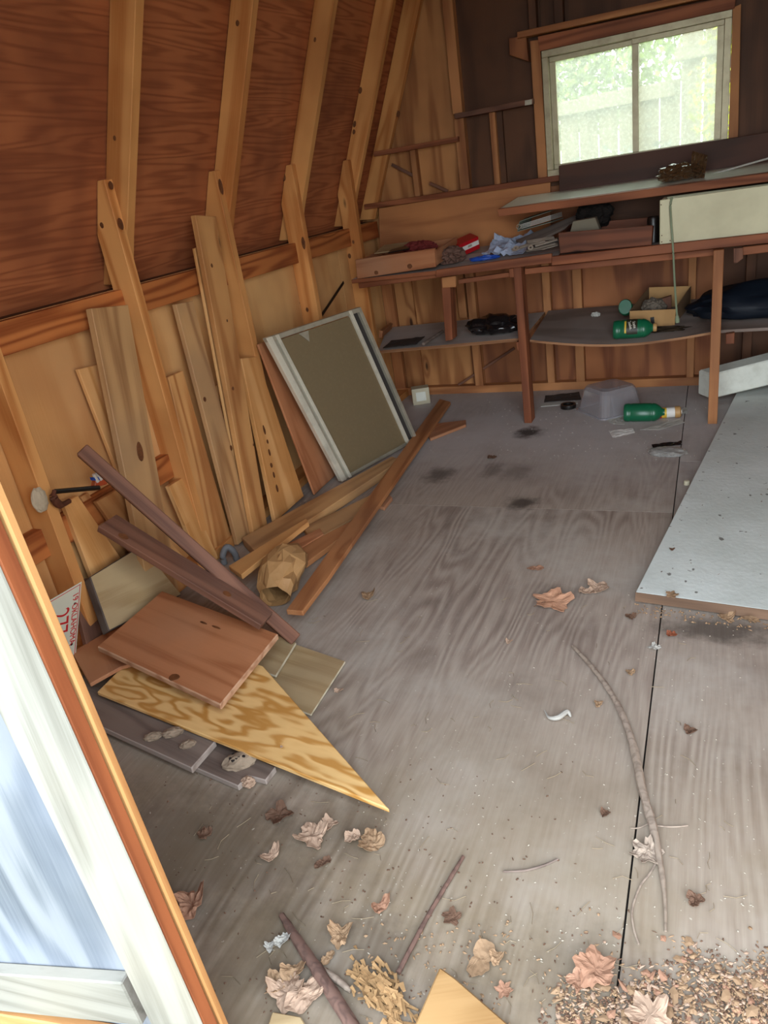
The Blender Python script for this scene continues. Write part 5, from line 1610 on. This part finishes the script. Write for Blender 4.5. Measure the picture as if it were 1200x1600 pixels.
leaf(1086, 1408, 0.018, LEAF_BROWN, 'dull leaf right of the branch tip', 46, 3, .4, .4, LG, .6)
leaf(1078, 1143, 0.016, LEAF_BROWN, 'dull leaf bit right of the floor seam', 47, 3, .4, .4, LG, .6)
# feather like white curl
fp = smooth_path([onz(851, 1110, .006), onz(858, 1121, .010), onz(872, 1121, .014), onz(886, 1112, .012), onz(892, 1120, .006)], 6)
rf_ = [0.0015 + 0.005 * math.sin(math.pi * (i / (len(fp) - 1)) ** 1.4) for i in range(len(fp))]
o = tube('feather', fp, rf_, FEATHER, None, 8)
tag(o, 'curled white feather lying left of the branch', 'feather')
# board pieces at the bottom
o = slab('offcut', [onz(687, 1510, .03), onz(712, 1528, .03), onz(795, 1600, .028), onz(830, 1660, .026), onz(630, 1690, .03), onz(648, 1600, .03)], 0.02, wood('tan_board', '#a88458', '#8a663c', rings=5, sx=1.2, sy=8, grain=.5, stain='#8c6c48', stain_amt=.5), None, 0.003)
tag(o, 'pointed tan board at the bottom centre', 'board')
o = slab('offcut', [onz(425, 1580, .012), onz(470, 1588, .012), onz(500, 1640, .012), onz(400, 1660, .012)], 0.010, PLY_TAN, None, 0.002)
tag(o, 'grey brown board corner at the bottom left by the thick stick', 'board')


def splinters(name, cx, cy, n, spread, mat, seed, L=(.02, .05), ang=0.0):
    rn = random.Random(seed)
    c = onz(cx, cy, 0)
    vs, fs = [], []
    ca, sa = math.cos(ang), math.sin(ang)
    for i in range(n):
        u, v = rn.gauss(0, spread[0]), rn.gauss(0, spread[1])
        p = c + Vector((u * ca - v * sa, u * sa + v * ca, rn.uniform(.002, spread[2] * math.exp(-(u / spread[0]) ** 2 * .4))))
        a = ang + rn.gauss(0, .35)
        l, w = rn.uniform(*L), rn.uniform(.004, .010)
        d = Vector((math.cos(a), math.sin(a), rn.uniform(-.15, .15))) * l / 2
        s = Vector((-math.sin(a), math.cos(a), rn.uniform(-.4, .4))) * w / 2
        t = Vector((0, 0, .002))
        b = len(vs)
        vs += [p - d - s, p + d - s * .5, p + d + s * .5, p - d + s]
        vs += [q + t for q in vs[b:b + 4]]
        fs += [(b + 3, b + 2, b + 1, b), (b + 4, b + 5, b + 6, b + 7), (b, b + 1, b + 5, b + 4), (b + 1, b + 2, b + 6, b + 5), (b + 2, b + 3, b + 7, b + 6), (b + 3, b, b + 4, b + 7)]
    for i, q in enumerate(vs):
        if q.z < .001: q.z = .001
    return build(name, vs, fs, mat, Matrix.Translation(c))


o = splinters('bark_chunk', 600, 1560, 210, (.034, .015, .022), FIBRE, 3, (.008, .028), R3(-58) + R3(26))
tag(o, 'chunk of shredded yellowish bark at the bottom centre', 'bark')


def scatter(name, n, fn, mat, seed, size, label, hmul=.3):
    """many small crumbs nobody could count: one object"""
    rn = random.Random(seed)
    vs, fs = [], []
    for i in range(n):
        p = fn(rn)
        if p is None: continue
        a = rn.uniform(0, 6.28)
        l, w, h = rn.uniform(*size), rn.uniform(*size) * .6, rn.uniform(.0008, size[1] * hmul)
        tx, ty = rn.uniform(-.3, .3), rn.uniform(-.3, .3)
        b = len(vs)
        k = 5
        for i_ in range(k):                                  # ragged little flake, slightly tipped, with a raised middle
            q = 2 * math.pi * i_ / k + rn.uniform(-.45, .45)
            u, v = math.cos(q) * l / 2 * rn.uniform(.55, 1.1), math.sin(q) * w / 2 * rn.uniform(.6, 1.1)
            x, y = u * math.cos(a) - v * math.sin(a), u * math.sin(a) + v * math.cos(a)
            vs.append(p + Vector((x, y, .0006 + abs(tx) * l * .5 + tx * x + ty * y * .5)))
        vs.append(p + Vector((0, 0, h + abs(tx) * l * .5 + .0008)))
        fs += [(b + i_, b + (i_ + 1) % k, b + k) for i_ in range(k)]
        fs.append(tuple(b + i_ for i_ in reversed(range(k))))
    for q in vs:
        if q.z < .0004 and name != 'sheet_specks': q.z = .0004
    o = build(name, vs, fs, mat)
    return tag(o, label, 'debris', None, 'stuff')


def litter_spot(rn):
    px, py = rn.uniform(840, 1280), rn.uniform(1420, 1650)
    edge = 1490 - 0.05 * (px - 900) + 30 * noise.noise(Vector((px * .02, 3, 0)))
    den = min(1, max(0.03, (py - edge + 35) / 80)) * (0.15 if px < 870 else 1)
    p = onz(px, py)
    den *= min(1, max(0.08, 0.55 + 1.6 * noise.noise(Vector((p.x * 9, p.y * 9, 2)))))
    if rn.random() > den: return None
    p.z = max(0, .007 * noise.noise(Vector((p.x * 22, p.y * 22, 1))) + .002) * den
    return p


scatter('leaf_litter', 3600, litter_spot, LEAF_TAN, 11, (.003, .013), 'tan crumbled leaf litter at the bottom right of the floor', .2)
scatter('leaf_litter', 3600, litter_spot, LEAF_BROWN, 12, (.003, .011), 'brown crumbled leaf litter mixed in at the bottom right', .2)
scatter('leaf_litter', 1100, litter_spot, LEAF_PALE, 13, (.004, .018), 'pale leaf flakes mixed in at the bottom right', .15)
scatter('leaf_litter', 170, litter_spot, LEAF_TAN, 23, (.014, .034), 'larger tan leaf flakes lying on the litter at the bottom right', .08)
scatter('leaf_litter', 110, litter_spot, LEAF_PINK, 24, (.012, .03), 'larger pinkish leaf flakes lying on the litter at the bottom right', .08)
scatter('floor_chips', 420, lambda r: onz(r.uniform(560, 1180), 640 + 900 * r.random() ** .8), CHIP, 14, (.002, .007), 'pale chips scattered over the open floor')
scatter('floor_chips', 260, lambda r: onz(r.uniform(230, 900), r.uniform(1190, 1600)), LEAF_BROWN, 15, (.003, .009), 'brown leaf crumbs scattered over the near floor')
scatter('floor_chips', 160, lambda r: onz(r.uniform(560, 800), r.uniform(1440, 1620)), LEAF_TAN, 19, (.004, .012), 'tan leaf crumbs around the tan board at the bottom')
scatter('sheet_specks', 70, lambda r: W0 + (wdir * r.uniform(.03, .9)) + (W1 - W0) * r.uniform(.02, .85) + Vector((0, 0, .0005)), LEAF_BROWN, 16, (.004, .010), 'dark specks lying on the white sheet')
scatter('edge_litter', 160, lambda r: W0 + wdir * r.uniform(0, .6) + Vector((0, r.uniform(-.07, -.012), -.033)), LEAF_TAN, 17, (.005, .016), 'leaf crumbs along the near edge of the white sheet')
scatter('back_litter', 200, lambda r: onz(r.uniform(640, 1110), r.uniform(625, 720)), PAPER, 18, (.003, .010), 'pale crumbs on the floor under the bench')


def straws(n, seed):
    rn = random.Random(seed)
    vs, fs = [], []
    for i in range(n):
        p = onz(rn.uniform(300, 1150), rn.uniform(930, 1600), .002)
        a, l = rn.uniform(0, 6.28), rn.uniform(.012, .045)
        d = Vector((math.cos(a), math.sin(a), 0)) * l / 2
        s = Vector((-math.sin(a), math.cos(a), 0))
        k = s * rn.uniform(-.008, .008)
        w = s * .0004
        b = len(vs)
        for (t, kk) in ((-1, 0), (0, 1), (1, 0)):
            q = p + d * t + k * kk
            vs += [q - w, q + w, q + Vector((0, 0, .0012))]
        for j in (0, 3):
            fs += [(b + j, b + j + 3, b + j + 5, b + j + 2), (b + j + 1, b + j + 2, b + j + 5, b + j + 4), (b + j, b + j + 1, b + j + 4, b + j + 3)]
    o = build('straws', vs, fs, STRAW)
    return tag(o, 'thin dry straws strewn over the floor', 'debris', None, 'stuff')


straws(150, 5)

# ------------------------------------------------------------------ outside the window
fn_ = tag(empty('fence', (-0.5, 6.5, -.3)), 'grey board fence seen through the window', 'fence')
x = -2.6
rn = random.Random(2)
while x < 2.2:
    w = 0.138
    zt = 1.60 + rn.uniform(-.012, .012) + (0.32 if x > -0.34 else 0)
    box('fence_board', x, x + w, 6.50, 6.518, -.30, zt, FENCEWOOD, fn_, 0.002, 2)
    x += w + rn.uniform(.006, .012)
box('fence_rail', -2.6, -0.30, 6.44, 6.498, 1.49, 1.58, FENCEWOOD, fn_, 0.002, 0)
box('fence_rail', -0.30, 2.2, 6.44, 6.498, 1.70, 1.79, FENCEWOOD, fn_, 0.002, 0)
box('fence_rail', -2.6, 2.2, 6.44, 6.498, 0.2, 0.29, FENCEWOOD, fn_, 0.002, 0)


def bush(name, c, rad, n, mat, stem, label, seed, lsz=(.04, .10)):
    rn = random.Random(seed)
    root = tag(empty(name, (c[0], c[1], -.30)), label, 'shrub')
    vs, fs = [], []
    for i in range(n):
        d = Vector((rn.gauss(0, 1), rn.gauss(0, 1), rn.gauss(0, 1))).normalized() * rn.random() ** .4
        p = Vector(c) + Vector((d.x * rad[0], d.y * rad[1], d.z * rad[2]))
        t = Vector((rn.gauss(0, 1), rn.gauss(0, 1), rn.gauss(0, 1) - .4)).normalized()
        s = t.cross(Vector((rn.gauss(0, 1), rn.gauss(0, 1), rn.gauss(0, 1)))).normalized()
        l = rn.uniform(*lsz)
        b = len(vs)
        vs += [p, p + t * l * .5 + s * l * .25, p + t * l, p + t * l * .5 - s * l * .25]
        fs.append((b, b + 1, b + 2, b + 3))
    o = build('foliage', vs, fs, mat, None, root)
    o['kind'] = 'stuff'
    for k in range(4):
        a = Vector((c[0] + rn.uniform(-.05, .05), c[1] + rn.uniform(-.04, .04), -.30))
        e = Vector(c) + Vector((rn.uniform(-.6, .6) * rad[0], rn.uniform(-.5, .5) * rad[1], rn.uniform(.0, .8) * rad[2]))
        tube('stem', [a, (a + e) / 2 + Vector((rn.uniform(-.05, .05), 0, .1)), e], [.012, .009, .004], stem, root, 6)
    return root


bush('shrub', (-1.10, 7.2, 1.80), (0.85, .3, .50), 3800, LEAFGREEN, BARK_DARK, 'bright green shrub behind the fence in the left pane', 1)
bush('shrub', (0.05, 8.1, 2.25), (0.95, .3, .6), 2600, LEAFGREEN, BARK_DARK, 'green foliage above the fence in the right pane', 2)
bush('shrub', (0.06, 5.9, 1.45), (0.26, .2, .42), 650, LEAFYELLOW, BARK_DARK, 'yellow green shrub before the fence at the right of the window', 3, (.03, .06))
bush('shrub', (-0.62, 5.45, 1.02), (0.7, .18, .22), 500, TWIGGREY, TWIGGREY, 'grey green weeds low outside the window', 4, (.02, .08))
